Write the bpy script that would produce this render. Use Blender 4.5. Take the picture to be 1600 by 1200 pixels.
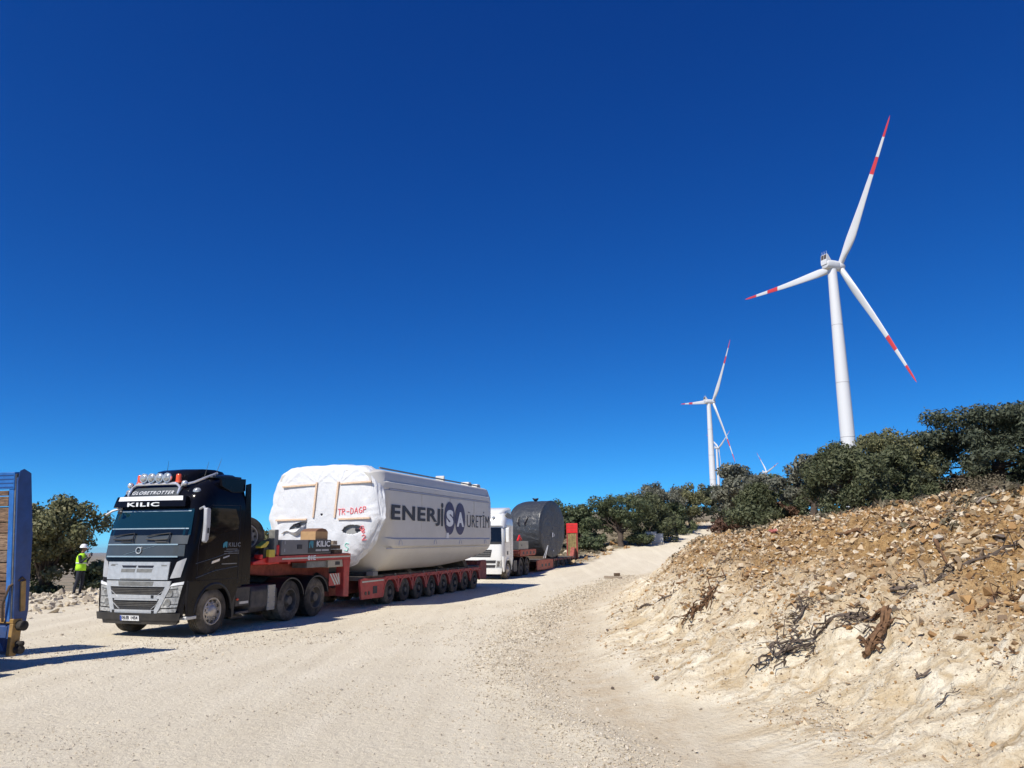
import bpy, bmesh, math, random
import numpy as np
from mathutils import Matrix, Vector, Euler

for o in list(bpy.data.objects):
    bpy.data.objects.remove(o, do_unlink=True)
scene = bpy.context.scene
COL = scene.collection
R = math.radians

# ------------------------------------------------------------------ camera
PITCH = 12.3
cam_data = bpy.data.cameras.new('camera')
cam = bpy.data.objects.new('camera', cam_data)
COL.objects.link(cam)
cam.location = (0, 0, 1.88)
cam.rotation_euler = (R(90 + PITCH), 0, 0)
cam_data.sensor_width = 36.0
cam_data.lens = 27.0                     # 1200 px focal length on a 1600 px frame
cam_data.clip_start = 0.05
cam_data.clip_end = 120000
scene.camera = cam

# ------------------------------------------------------------------ light
SUN_EL, SHADOW_AZ = 47.0, 39.5           # shadows run towards azimuth 39.5 deg (clockwise from +Y)
world = bpy.data.worlds.new('World')
scene.world = world
world.use_nodes = True
wn, wl = world.node_tree.nodes, world.node_tree.links
wn.clear()
sky = wn.new('ShaderNodeTexSky')
sky.sky_type = 'NISHITA'
sky.sun_disc = False
sky.sun_elevation = R(SUN_EL)
sky.sun_rotation = R(180 + SHADOW_AZ)
sky.altitude = 1500
sky.air_density = 0.5
sky.dust_density = 0.0
sky.ozone_density = 1.0
SKY = 0.1
sep = wn.new('ShaderNodeSeparateColor')
com = wn.new('ShaderNodeCombineColor')
wl.new(sky.outputs[0], sep.inputs[0])
for i, (gain, power) in enumerate(((.50, 1.65), (1.10, 1.22), (1.28, .86))):   # deep mountain blue
    pw = wn.new('ShaderNodeMath'); pw.operation = 'POWER'; pw.inputs[1].default_value = power
    ml = wn.new('ShaderNodeMath'); ml.operation = 'MULTIPLY'; ml.inputs[1].default_value = gain*SKY**power/SKY
    wl.new(sep.outputs[i], pw.inputs[0]); wl.new(pw.outputs[0], ml.inputs[0]); wl.new(ml.outputs[0], com.inputs[i])
bgn = wn.new('ShaderNodeBackground')
bgn.inputs['Strength'].default_value = SKY
wout = wn.new('ShaderNodeOutputWorld')
wl.new(com.outputs[0], bgn.inputs[0])
wl.new(bgn.outputs[0], wout.inputs[0])

sun_data = bpy.data.lights.new('sun', 'SUN')
sun_data.energy = 5.0
sun_data.angle = R(0.53)
sun_data.color = (1.0, 0.945, 0.85)
sun = bpy.data.objects.new('sun', sun_data)
COL.objects.link(sun)
_a, _e = R(SHADOW_AZ), R(SUN_EL)
_dir = Vector((math.sin(_a) * math.cos(_e), math.cos(_a) * math.cos(_e), -math.sin(_e)))
sun.rotation_euler = _dir.to_track_quat('-Z', 'Y').to_euler()

scene.view_settings.view_transform = 'Standard'
scene.view_settings.look = 'None'
scene.view_settings.exposure = 0.13
scene.view_settings.gamma = 1.0
scene.view_settings.use_curve_mapping = False
scene.cycles.max_bounces = 6
scene.cycles.diffuse_bounces = 4
scene.cycles.transparent_max_bounces = 6

rng = np.random.default_rng(7)
random.seed(7)

# ------------------------------------------------------------------ object helpers
def tag(o, label=None, cat=None, group=None, kind=None):
    if label: o['label'] = label
    if cat: o['category'] = cat
    if group: o['group'] = group
    if kind: o['kind'] = kind
    return o

def empty(name, loc=(0, 0, 0), rot=(0, 0, 0), parent=None):
    o = bpy.data.objects.new(name, None)
    o.empty_display_size = 0.3
    o.location = loc
    o.rotation_euler = rot
    COL.objects.link(o)
    if parent: o.parent = parent
    return o

def link(name, me, mat=None, parent=None, loc=None, rot=None, scale=None):
    o = bpy.data.objects.new(name, me)
    COL.objects.link(o)
    if mat is not None and len(me.materials) == 0:
        for m_ in (mat if isinstance(mat, (list, tuple)) else [mat]):
            me.materials.append(m_)
    if parent: o.parent = parent
    if loc is not None: o.location = loc
    if rot is not None: o.rotation_euler = rot
    if scale is not None: o.scale = scale
    return o

def copy_tree(o, parent=None):
    c = o.copy()
    COL.objects.link(c)
    c.parent = parent
    for ch in list(o.children):
        copy_tree(ch, c)
    return c

class MB:
    """collects simple shapes; build() links them as ONE mesh object"""
    def __init__(s):
        s.v, s.f, s.m = [], [], []
    def add(s, verts, faces, mi=0):
        n = len(s.v)
        s.v += [tuple(p) for p in verts]
        s.f += [tuple(i + n for i in f) for f in faces]
        s.m += [mi] * len(faces)
        return s
    def box(s, x0, x1, y0, y1, z0, z1, mi=0, M=None):
        vs = [(x0,y0,z0),(x1,y0,z0),(x1,y1,z0),(x0,y1,z0),(x0,y0,z1),(x1,y0,z1),(x1,y1,z1),(x0,y1,z1)]
        if M is not None: vs = [tuple(M @ Vector(p)) for p in vs]
        return s.add(vs, [(0,3,2,1),(4,5,6,7),(0,1,5,4),(1,2,6,5),(2,3,7,6),(3,0,4,7)], mi)
    def prism(s, poly, y0, y1, mi=0):
        """poly: (x,z) points counter-clockwise seen from -y; extruded along y"""
        n = len(poly)
        vs = [(p[0], y0, p[1]) for p in poly] + [(p[0], y1, p[1]) for p in poly]
        fs = [tuple(range(n)), tuple(range(2*n-1, n-1, -1))]
        fs += [(i, i+n, (i+1) % n + n, (i+1) % n) for i in range(n)]
        return s.add(vs, fs, mi)
    def prism_x(s, poly, x0, x1, mi=0):
        """poly: (y,z) points; extruded along x"""
        n = len(poly)
        vs = [(x0, p[0], p[1]) for p in poly] + [(x1, p[0], p[1]) for p in poly]
        fs = [tuple(range(n)), tuple(range(2*n-1, n-1, -1))]
        fs += [(i, i+n, (i+1) % n + n, (i+1) % n) for i in range(n)]
        return s.add(vs, fs, mi)
    def tube(s, pts, r, n=8, mi=0, caps=True):
        pts = [Vector(p) for p in pts]
        rs = list(r) if isinstance(r, (list, tuple, np.ndarray)) else [r] * len(pts)
        rings, prev = [], None
        for i, p in enumerate(pts):
            t = (pts[min(i+1, len(pts)-1)] - pts[max(i-1, 0)])
            if t.length < 1e-9: t = Vector((0, 0, 1))
            t.normalize()
            if prev is None:
                a = Vector((0, 0, 1)) if abs(t.z) < .9 else Vector((1, 0, 0))
                u = t.cross(a).normalized()
            else:
                u = (prev - t * prev.dot(t))
                if u.length < 1e-6: u = t.orthogonal()
                u.normalize()
            prev = u
            w = t.cross(u)
            rings.append([p + (u * math.cos(k*2*math.pi/n) + w * math.sin(k*2*math.pi/n)) * rs[i] for k in range(n)])
        return s.loft(rings, caps=caps, mi=mi)
    def loft(s, rings, caps=True, mi=0, closed=True):
        n = len(rings[0])
        vs = [p for rg in rings for p in rg]
        fs = []
        for i in range(len(rings)-1):
            for k in range(n if closed else n-1):
                a, b = i*n+k, i*n+(k+1) % n
                fs.append((a, b, b+n, a+n))
        if caps and closed:
            fs.append(tuple(range(n-1, -1, -1)))
            fs.append(tuple(range((len(rings)-1)*n, len(rings)*n)))
        return s.add(vs, fs, mi)
    def lathe(s, prof, n=32, axis='y', origin=(0, 0, 0), mi=0, close=False):
        """prof: (r, h) pairs, turned round the axis"""
        rings = []
        ox, oy, oz = origin
        for k in range(n):
            a = k*2*math.pi/n
            c, q = math.cos(a), math.sin(a)
            if axis == 'y': rings.append([(ox+r*c, oy+h, oz+r*q) for r, h in prof])
            elif axis == 'x': rings.append([(ox+h, oy+r*c, oz+r*q) for r, h in prof])
            else: rings.append([(ox+r*c, oy+r*q, oz+h) for r, h in prof])
        m = len(prof)
        vs = [p for rg in rings for p in rg]
        fs = []
        for k in range(n):
            for i in range(m if close else m-1):
                a, b = k*m+i, k*m+(i+1) % m
                c, d = ((k+1) % n)*m+(i+1) % m, ((k+1) % n)*m+i
                fs.append((a, b, c, d))
        return s.add(vs, fs, mi)
    def ball(s, c, r, n=10, m=6, mi=0, sx=1, sy=1, sz=1):
        rings = []
        for i in range(1, m):
            a = math.pi*i/m
            rings.append([(c[0]+sx*r*math.sin(a)*math.cos(k*2*math.pi/n), c[1]+sy*r*math.sin(a)*math.sin(k*2*math.pi/n), c[2]+sz*r*math.cos(a)) for k in range(n)])
        return s.loft(rings, mi=mi)
    def mesh(s, name, smooth=None, fix=True):
        me = bpy.data.meshes.new(name)
        me.from_pydata(s.v, [], s.f)
        me.polygons.foreach_set('material_index', s.m)
        if fix:
            bm = bmesh.new(); bm.from_mesh(me)
            bmesh.ops.recalc_face_normals(bm, faces=bm.faces)
            bm.to_mesh(me); bm.free()
        if smooth is not None:
            me.shade_smooth()
            me.set_sharp_from_angle(angle=R(smooth))
        else:
            me.shade_flat()
        me.update()
        return me
    def build(s, name, mat, parent=None, smooth=35, bevel=0, fix=True, **kw):
        o = link(name, s.mesh(name, smooth, fix), mat, parent, **kw)
        if bevel:
            b = o.modifiers.new('bevel', 'BEVEL')
            b.width = bevel; b.segments = 2; b.limit_method = 'ANGLE'; b.angle_limit = R(40)
            b.harden_normals = False
        return o

def np_mesh(name, verts, faces):
    """verts (n,3), faces (m,k) arrays -> mesh"""
    me = bpy.data.meshes.new(name)
    m, k = faces.shape
    me.vertices.add(len(verts)); me.loops.add(m*k); me.polygons.add(m)
    me.vertices.foreach_set('co', np.ascontiguousarray(verts, np.float32).ravel())
    me.loops.foreach_set('vertex_index', np.ascontiguousarray(faces, np.int32).ravel())
    me.polygons.foreach_set('loop_start', np.arange(0, m*k, k, dtype=np.int32))
    me.polygons.foreach_set('loop_total', np.full(m, k, np.int32))
    me.update(calc_edges=True)
    me.validate()
    me.shade_flat()
    return me

def text_mesh(s, width, height, bold=0.0, depth=0.004, spacing=1.0, shear=0.0):
    """mesh of a line of lettering, lower left at 0,0, fitted to width x height in its xy plane"""
    cu = bpy.data.curves.new('lettering', 'FONT')
    cu.body = s; cu.offset = bold; cu.extrude = 0.01; cu.space_character = spacing; cu.shear = shear
    cu.resolution_u = 4
    ob = bpy.data.objects.new('lettering', cu)
    COL.objects.link(ob)
    dg = bpy.context.evaluated_depsgraph_get()
    dg.update()
    me = bpy.data.meshes.new_from_object(ob.evaluated_get(dg))
    bpy.data.objects.remove(ob, do_unlink=True)
    bpy.data.curves.remove(cu)
    co = np.zeros(len(me.vertices)*3, np.float32)
    me.vertices.foreach_get('co', co)
    co = co.reshape(-1, 3)
    lo, hi = co.min(0), co.max(0)
    co[:, 0] = (co[:, 0]-lo[0])/(hi[0]-lo[0])*width
    co[:, 1] = (co[:, 1]-lo[1])/(hi[1]-lo[1])*height
    co[:, 2] = np.sign(co[:, 2])*depth/2
    me.vertices.foreach_set('co', co.ravel())
    me.materials.clear()
    me.update()
    return me

SIDE_ROT = (R(90), 0, 0)            # lettering read from the -y side, running along +x
FRONT_ROT = (R(90), 0, R(-90))      # lettering read from the -x side, running along -y

# ------------------------------------------------------------------ noise (for terrain and cloth)
def _hash(ix, iy, iz, seed):
    h = (ix.astype(np.int64)*374761393 + iy.astype(np.int64)*668265263 + iz.astype(np.int64)*2147483647 + seed*1274126177) & 0xFFFFFFFF
    h = ((h ^ (h >> 13))*1274126177) & 0xFFFFFFFF
    h = ((h ^ (h >> 16))*2246822519) & 0xFFFFFFFF
    return ((h ^ (h >> 15)) & 0xFFFFFF)/float(0xFFFFFF)

def vnoise(x, y, z=None, seed=0):
    x = np.asarray(x, float); y = np.asarray(y, float)
    z = np.zeros_like(x) if z is None else np.asarray(z, float)
    ix, iy, iz = np.floor(x), np.floor(y), np.floor(z)
    fx, fy, fz = x-ix, y-iy, z-iz
    fx, fy, fz = fx*fx*(3-2*fx), fy*fy*(3-2*fy), fz*fz*(3-2*fz)
    r = 0
    for dx in (0, 1):
        for dy in (0, 1):
            for dz in (0, 1):
                r = r + _hash(ix+dx, iy+dy, iz+dz, seed)*(fx if dx else 1-fx)*(fy if dy else 1-fy)*(fz if dz else 1-fz)
    return r*2-1

def fbm(x, y, z=None, oct=4, seed=0, gain=.5):
    a, s, t = 1.0, 0, 0
    for o in range(oct):
        s = s + a*vnoise(x*2**o, y*2**o, None if z is None else z*2**o, seed+o*17)
        t += a; a *= gain
    return s/t

def sstep(a, b, x):
    t = np.clip((x-a)/(b-a), 0, 1)
    return t*t*(3-2*t)

def splus(x, k):
    return k*np.logaddexp(0, np.clip(x/k, -60, 60)) + np.maximum(x-60*k, 0)

# ------------------------------------------------------------------ materials
MATS = {}
def nd(nt, typ, **kw):
    n = nt.nodes.new(typ)
    for k, v in kw.items():
        if k in n.inputs: n.inputs[k].default_value = v
        else: setattr(n, k, v)
    return n

def mixc(nt, fac, a, b, mode='MIX'):
    n = nt.nodes.new('ShaderNodeMix'); n.data_type = 'RGBA'; n.blend_type = mode
    for idx, val in ((0, fac), (6, a), (7, b)):
        if isinstance(val, (int, float)): n.inputs[idx].default_value = val
        elif isinstance(val, (tuple, list)): n.inputs[idx].default_value = tuple(val)+((1,) if len(val) == 3 else ())
        else: nt.links.new(val, n.inputs[idx])
    return n.outputs[2]

def mathn(nt, op, a, b=None, clamp=False):
    n = nt.nodes.new('ShaderNodeMath'); n.operation = op; n.use_clamp = clamp
    for i, val in enumerate((a, b)):
        if val is None: continue
        if isinstance(val, (int, float)): n.inputs[i].default_value = val
        else: nt.links.new(val, n.inputs[i])
    return n.outputs[0]

def ramp(nt, fac, stops):
    n = nt.nodes.new('ShaderNodeValToRGB')
    e = n.color_ramp.elements
    while len(e) < len(stops): e.new(0.5)
    for el, (p, c) in zip(e, stops):
        el.position = p
        el.color = tuple(c)+(1,) if not isinstance(c, (int, float)) else (c, c, c, 1)
    nt.links.new(fac, n.inputs[0])
    return n.outputs[0]

def noise(nt, vec, scale, detail=4, rough=.55, dist=0):
    n = nt.nodes.new('ShaderNodeTexNoise')
    n.inputs['Scale'].default_value = scale; n.inputs['Detail'].default_value = detail
    n.inputs['Roughness'].default_value = rough; n.inputs['Distortion'].default_value = dist
    if vec is not None: nt.links.new(vec, n.inputs['Vector'])
    return n.outputs[0]

def new_mat(name):
    m = bpy.data.materials.new(name); m.use_nodes = True
    nt = m.node_tree
    p = nt.nodes['Principled BSDF']
    MATS[name] = m
    return m, nt, p

def M(name, col, rough=.5, metal=0.0, var=.12, scale=5, bump=0.0, bscale=60, coat=0.0, dust=0.0, dustz=(0.2, 1.6), spec=.5, dustcol=(.50, .42, .31)):
    if name in MATS: return MATS[name]
    m, nt, p = new_mat(name)
    tc = nt.nodes.new('ShaderNodeTexCoord')
    n1 = noise(nt, tc.outputs['Object'], scale, 5)
    dark = tuple(c*(1-var) for c in col); lite = tuple(min(1, c*(1+var)) for c in col)
    c = mixc(nt, ramp(nt, n1, [(.3, 0), (.7, 1)]), dark, lite)
    rsock = None
    if dust:
        sep = nt.nodes.new('ShaderNodeSeparateXYZ'); nt.links.new(tc.outputs['Object'], sep.inputs[0])
        mr = nt.nodes.new('ShaderNodeMapRange'); mr.inputs[1].default_value = dustz[1]; mr.inputs[2].default_value = dustz[0]
        nt.links.new(sep.outputs[2], mr.inputs[0])
        n2 = noise(nt, tc.outputs['Object'], 3.5, 6, .65)
        k = mathn(nt, 'MULTIPLY', mathn(nt, 'ADD', mr.outputs[0], .25), ramp(nt, n2, [(.35, .15), (.7, 1)]))
        k = mathn(nt, 'MULTIPLY', k, dust, clamp=True)
        c = mixc(nt, k, c, dustcol)
        rsock = mathn(nt, 'ADD', mathn(nt, 'MULTIPLY', k, .6), rough, clamp=True)
    nt.links.new(c, p.inputs['Base Color'])
    p.inputs['Metallic'].default_value = metal
    p.inputs['Specular IOR Level'].default_value = spec
    p.inputs['Coat Weight'].default_value = coat
    p.inputs['Coat Roughness'].default_value = .06
    if rsock is None:
        n3 = noise(nt, tc.outputs['Object'], scale*2.3, 4)
        rsock = mathn(nt, 'ADD', mathn(nt, 'MULTIPLY', mathn(nt, 'SUBTRACT', n3, .5), .18), rough, clamp=True)
    nt.links.new(rsock, p.inputs['Roughness'])
    if bump:
        b = nt.nodes.new('ShaderNodeBump'); b.inputs['Strength'].default_value = bump; b.inputs['Distance'].default_value = .02
        nt.links.new(noise(nt, tc.outputs['Object'], bscale, 4), b.inputs['Height'])
        nt.links.new(b.outputs[0], p.inputs['Normal'])
    return m

M('black_paint', (.004, .0045, .008), .15, 0, .1, 3, dust=.03, dustz=(.3, 1.5), spec=.13)
M('black_plastic', (.010, .011, .014), .45, 0, .2, 8, bump=.05, dust=.07, dustz=(.2, 1.0))
M('dark_chassis', (.016, .017, .020), .6, 0, .3, 6, bump=.1, dust=.35, dustz=(.1, 1.3))
M('white_paint', (.72, .73, .72), .25, 0, .04, 3, coat=.5, dust=.22, dustz=(.3, 1.6))
M('rubber', (.016, .016, .017), .85, 0, .25, 12, bump=.15, dust=.5, dustz=(-.6, .6), spec=.25)
M('steel_rim', (.50, .46, .41), .40, .5, .2, 9, dust=.15, dustz=(-.5, .5))
M('dark_rim', (.07, .068, .066), .6, .3, .3, 9, dust=.4, dustz=(-.5, .5))
M('chrome', (.74, .74, .75), .24, .6, .04, 4)
M('alu', (.50, .51, .52), .38, .35, .12, 9, bump=.05, bscale=120)
M('silver_trim', (.30, .40, .45), .3, .15, .08, 6)
M('grey_plate', (.42, .42, .43), .5, .2, .1, 6)
M('mesh_dark', (.02, .02, .022), .6, 0, .3, 60, bump=.6, bscale=180)
M('lamp_glass', (.42, .43, .43), .12, .35, .5, 16)
M('lens_orange', (.75, .10, .03), .15, 0, .15, 10, coat=.5)
M('lens_red', (.62, .03, .025), .2, 0, .15, 10, coat=.4)
M('letter_white', (.78, .79, .80), .35, 0, .04, 6)
M('letter_grey', (.17, .18, .20), .5, 0, .1, 6)
M('letter_navy', (.028, .024, .095), .5, 0, .12, 3)
M('letter_black', (.012, .012, .022), .5, 0, .12, 3)
M('letter_teal', (.02, .22, .30), .4, 0, .1, 8)
M('plate_blue', (.02, .06, .35), .4)
M('spray_red', (.85, .16, .18), .8, 0, .25, 22)
M('spray_green', (.35, .75, .62), .8, 0, .25, 22)
M('nacelle_white', (.60, .58, .53), .42, 0, .05, 1.2, bump=.02, bscale=30, dust=.14, dustz=(1.0, 4.5))
M('nacelle_trim', (.36, .38, .47), .45, 0, .06, 2)
M('nacelle_dark', (.18, .18, .18), .6, 0, .15, 4)
M('red_paint', (.44, .030, .028), .5, 0, .22, 5, bump=.06, dust=.22, dustz=(.1, 1.6))
M('bright_red', (.62, .02, .02), .4, 0, .12, 5, dust=.1)
M('red_rusty', (.28, .045, .03), .65, 0, .35, 7, bump=.15, dust=.35, dustz=(.0, 1.2))
M('orange_red', (.42, .07, .03), .6, 0, .3, 6, bump=.1, dust=.3, dustz=(.2, 1.8))
M('deck_dark', (.05, .045, .04), .85, 0, .35, 6, bump=.3, bscale=30, dust=.4, dustz=(.2, 2))
M('box_grey', (.16, .16, .165), .5, 0, .08, 4, dust=.12)
M('cream_box', (.42, .38, .29), .6, 0, .12, 5)
M('cardboard', (.44, .27, .13), .85, 0, .12, 6)
M('cardboard_dark', (.20, .10, .055), .85, 0, .12, 6)
M('timber_dark', (.10, .065, .04), .85, 0, .35, 14, bump=.3)
M('timber_grey', (.26, .21, .16), .85, 0, .3, 14, bump=.3, bscale=40)
M('batten_wood', (.70, .52, .37), .75, 0, .18, 20, bump=.1)
M('yellow_plastic', (.62, .48, .05), .45, 0, .1, 8)
M('yellow_steel', (.32, .18, .04), .55, 0, .3, 8, dust=.2)
M('blue_paint', (.012, .13, .42), .42, 0, .22, 5, bump=.05, dust=.12)
M('blue_dark', (.010, .055, .20), .45, 0, .2, 5, dust=.1)
M('grey_steel', (.20, .20, .19), .55, .3, .25, 8)
M('turbine_white', (.66, .67, .68), .35, 0, .03, .15)
M('turbine_red', (.62, .055, .06), .4, 0, .06, .3)
M('turbine_grey', (.07, .055, .05), .6, 0, .25, 2)
M('cabinet_grey', (.40, .44, .46), .5, 0, .08, 4)
M('helmet_white', (.80, .80, .80), .35, 0, .03, 8)
M('vest_yellow', (.46, .86, .03), .75, 0, .1, 14, bump=.1)
M('vest_stripe', (.55, .60, .50), .6, 0, .1, 14)
M('cloth_navy', (.016, .019, .030), .9, 0, .25, 14, bump=.2)
M('skin', (.30, .17, .11), .6, 0, .1, 20)
M('hair', (.012, .01, .009), .8, 0, .2, 30)
M('rag_red', (.40, .13, .11), .8, 0, .2, 12)
M('white_board', (.65, .65, .62), .6, 0, .08, 5)
M('grey_tarp_wall', (.30, .30, .29), .6, 0, .1, 4)

def glass_mat(name, col, rough=.03, spec=.5, metal=0):
    m, nt, p = new_mat(name)
    p.inputs['Base Color'].default_value = (*col, 1)
    p.inputs['Roughness'].default_value = rough
    p.inputs['Specular IOR Level'].default_value = spec
    p.inputs['Metallic'].default_value = metal
    return m
glass_mat('windscreen', (.006, .026, .036), .05, .8)
glass_mat('side_glass', (.006, .008, .010), .04, .6)
glass_mat('mirror_glass', (.6, .65, .7), .02, .5, 1.0)

def tarp_mat(name, col, rough, bump, scale, fold):
    m, nt, p = new_mat(name)
    tc = nt.nodes.new('ShaderNodeTexCoord')
    n1 = noise(nt, tc.outputs['Object'], scale, 6, .6, .6)
    n2 = noise(nt, tc.outputs['Object'], scale*fold, 5, .6, 1.2)
    c = mixc(nt, ramp(nt, n1, [(.3, 0), (.7, 1)]), tuple(x*.93 for x in col), tuple(min(1, x*1.04) for x in col))
    nt.links.new(c, p.inputs['Base Color'])
    p.inputs['Roughness'].default_value = rough
    b = nt.nodes.new('ShaderNodeBump'); b.inputs['Strength'].default_value = bump; b.inputs['Distance'].default_value = .03
    mpc = nt.nodes.new('ShaderNodeMapping'); mpc.inputs['Rotation'].default_value = (R(35), 0, 0); mpc.inputs['Scale'].default_value = (1, 2.6, .8); nt.links.new(tc.outputs['Object'], mpc.inputs[0])
    n4 = noise(nt, mpc.outputs[0], scale*.55, 4, .5, .8)
    crease = ramp(nt, mathn(nt, 'ABSOLUTE', mathn(nt, 'SUBTRACT', n4, .5)), [(0, 1), (.035, 0)])
    n5 = noise(nt, tc.outputs['Object'], scale*.9, 3, .5, 1.5)
    crease2 = ramp(nt, mathn(nt, 'ABSOLUTE', mathn(nt, 'SUBTRACT', n5, .5)), [(0, 1), (.03, 0)])
    h = mathn(nt, 'ADD', mathn(nt, 'MULTIPLY', n1, .6), mathn(nt, 'MULTIPLY', n2, .3))
    h = mathn(nt, 'ADD', h, mathn(nt, 'MULTIPLY', mathn(nt, 'ADD', crease, crease2), .35))
    nt.links.new(h, b.inputs['Height']); nt.links.new(b.outputs[0], p.inputs['Normal'])
    return m
tarp_mat('tarp_white', (.68, .69, .705), .5, .42, 3.2, 4.0)
tarp_mat('tarp_grey', (.042, .047, .056), .36, 1.0, 2.5, 3.0)

def leaf_mat(name, c0, c1, c2, trans=.25):
    m, nt, p = new_mat(name)
    g = nt.nodes.new('ShaderNodeNewGeometry')
    tc = nt.nodes.new('ShaderNodeTexCoord')
    n1 = noise(nt, tc.outputs['Object'], 1.1, 3)
    k = mathn(nt, 'ADD', mathn(nt, 'MULTIPLY', g.outputs['Random Per Island'], .6), mathn(nt, 'MULTIPLY', n1, .55))
    c = ramp(nt, k, [(.18, c0), (.55, c1), (.92, c2)])
    nt.links.new(c, p.inputs['Base Color'])
    p.inputs['Roughness'].default_value = .6
    p.inputs['Specular IOR Level'].default_value = .3
    tr = nt.nodes.new('ShaderNodeBsdfTranslucent')
    nt.links.new(c, tr.inputs[0])
    mx = nt.nodes.new('ShaderNodeMixShader'); mx.inputs[0].default_value = trans
    nt.links.new(p.outputs[0], mx.inputs[1]); nt.links.new(tr.outputs[0], mx.inputs[2])
    nt.links.new(mx.outputs[0], nt.nodes['Material Output'].inputs[0])
    return m
leaf_mat('leaf_oak', (0.082, 0.089, 0.042), (0.154, 0.158, 0.074), (0.251, 0.235, 0.121))
leaf_mat('leaf_dark', (0.049, 0.068, 0.036), (0.094, 0.120, 0.059), (0.170, 0.186, 0.094))
leaf_mat('leaf_juniper', (.050, .064, .032), (.098, .112, .054), (.165, .172, .092))
leaf_mat('leaf_grey', (0.090, 0.096, 0.072), (0.150, 0.154, 0.114), (0.228, 0.222, 0.168))
leaf_mat('leaf_brown', (.075, .040, .026), (.14, .075, .050), (.20, .12, .075))
leaf_mat('leaf_scrub', (.10, .085, .050), (.18, .15, .095), (.26, .225, .15))
leaf_mat('leaf_pine', (.040, .052, .034), (.080, .096, .060), (.140, .152, .095))
M('bark', (.075, .055, .042), .9, 0, .4, 16, bump=.6, bscale=30)
M('bark_pale', (.27, .23, .19), .9, 0, .3, 16, bump=.4, bscale=30)
M('root_brown', (.15, .080, .038), .9, 0, .45, 14, bump=.6, bscale=24)
M('root_dark', (.105, .078, .060), .9, 0, .4, 14, bump=.6, bscale=24)

def stone_mat(name, stops):
    m, nt, p = new_mat(name)
    g = nt.nodes.new('ShaderNodeNewGeometry')
    oi = nt.nodes.new('ShaderNodeObjectInfo')
    tc = nt.nodes.new('ShaderNodeTexCoord')
    r = mathn(nt, 'FRACT', mathn(nt, 'ADD', g.outputs['Random Per Island'], oi.outputs['Random']))
    c = ramp(nt, r, stops)
    n1 = noise(nt, tc.outputs['Object'], 9, 6, .65)
    c = mixc(nt, ramp(nt, n1, [(.35, 0), (.75, .4)]), c, (.32, .21, .11))
    nt.links.new(c, p.inputs['Base Color'])
    p.inputs['Roughness'].default_value = .92
    p.inputs['Specular IOR Level'].default_value = .2
    b = nt.nodes.new('ShaderNodeBump'); b.inputs['Strength'].default_value = .5; b.inputs['Distance'].default_value = .02
    nt.links.new(noise(nt, tc.outputs['Object'], 30, 5), b.inputs['Height']); nt.links.new(b.outputs[0], p.inputs['Normal'])
    return m
stone_mat('rubble_stone', [(0, (.36, .25, .14)), (.16, (.54, .42, .26)), (.32, (.68, .59, .43)), (.46, (.34, .19, .08)), (.6, (.46, .28, .12)), (.72, (.20, .155, .12)), (.86, (.50, .36, .20)), (1, (.74, .67, .54))])
stone_mat('pale_stone', [(0, (.50, .43, .32)), (.35, (.58, .52, .41)), (.7, (.64, .59, .49)), (1, (.44, .38, .29))])
stone_mat('dark_stone', [(0, (.09, .08, .075)), (1, (.14, .12, .11))])
# ------------------------------------------------------------------ terrain shape
OX, OY, OZ = -8.554, 17.852, -0.021            # where the lead truck stands
AX, AY = 0.3001, 0.9539                        # direction the convoy stretches away
FOOT_Y = np.array([-30, -4, 0, 3, 5.5, 7.8, 9.65, 11.4, 14, 18, 23, 33, 45, 58, 76, 98, 125, 200, 400])
FOOT_X = np.array([40, 10, 7, 5.0, 3.8, 2.9, 2.4, 2.05, 1.9, 2.1, 3.0, 5.0, 8.6, 14, 21.5, 31.5, 47, 90, 200])
LEFT_Y = np.array([-60, 45, 50, 55, 66, 80, 97, 120, 200, 400])
LEFT_X = np.array([-45, -9, -1, 4.2, 8.6, 16.3, 24.4, 37, 78, 180])

def foot_d(x, y):
    xf = np.interp(y, FOOT_Y, FOOT_X)
    sl = (np.interp(y+1.0, FOOT_Y, FOOT_X)-np.interp(y-1.0, FOOT_Y, FOOT_X))/2.0
    wob = .35*vnoise(x*.0+3.1, y*.45, seed=5)+.18*vnoise(x*.8, y*1.1, seed=6)
    return (x-xf)/np.sqrt(1+sl*sl)+wob*sstep(60, 20, np.abs(y))

def sw(x, y):
    return (x-OX)*AX+(y-OY)*AY, -(x-OX)*AY+(y-OY)*AX

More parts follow.
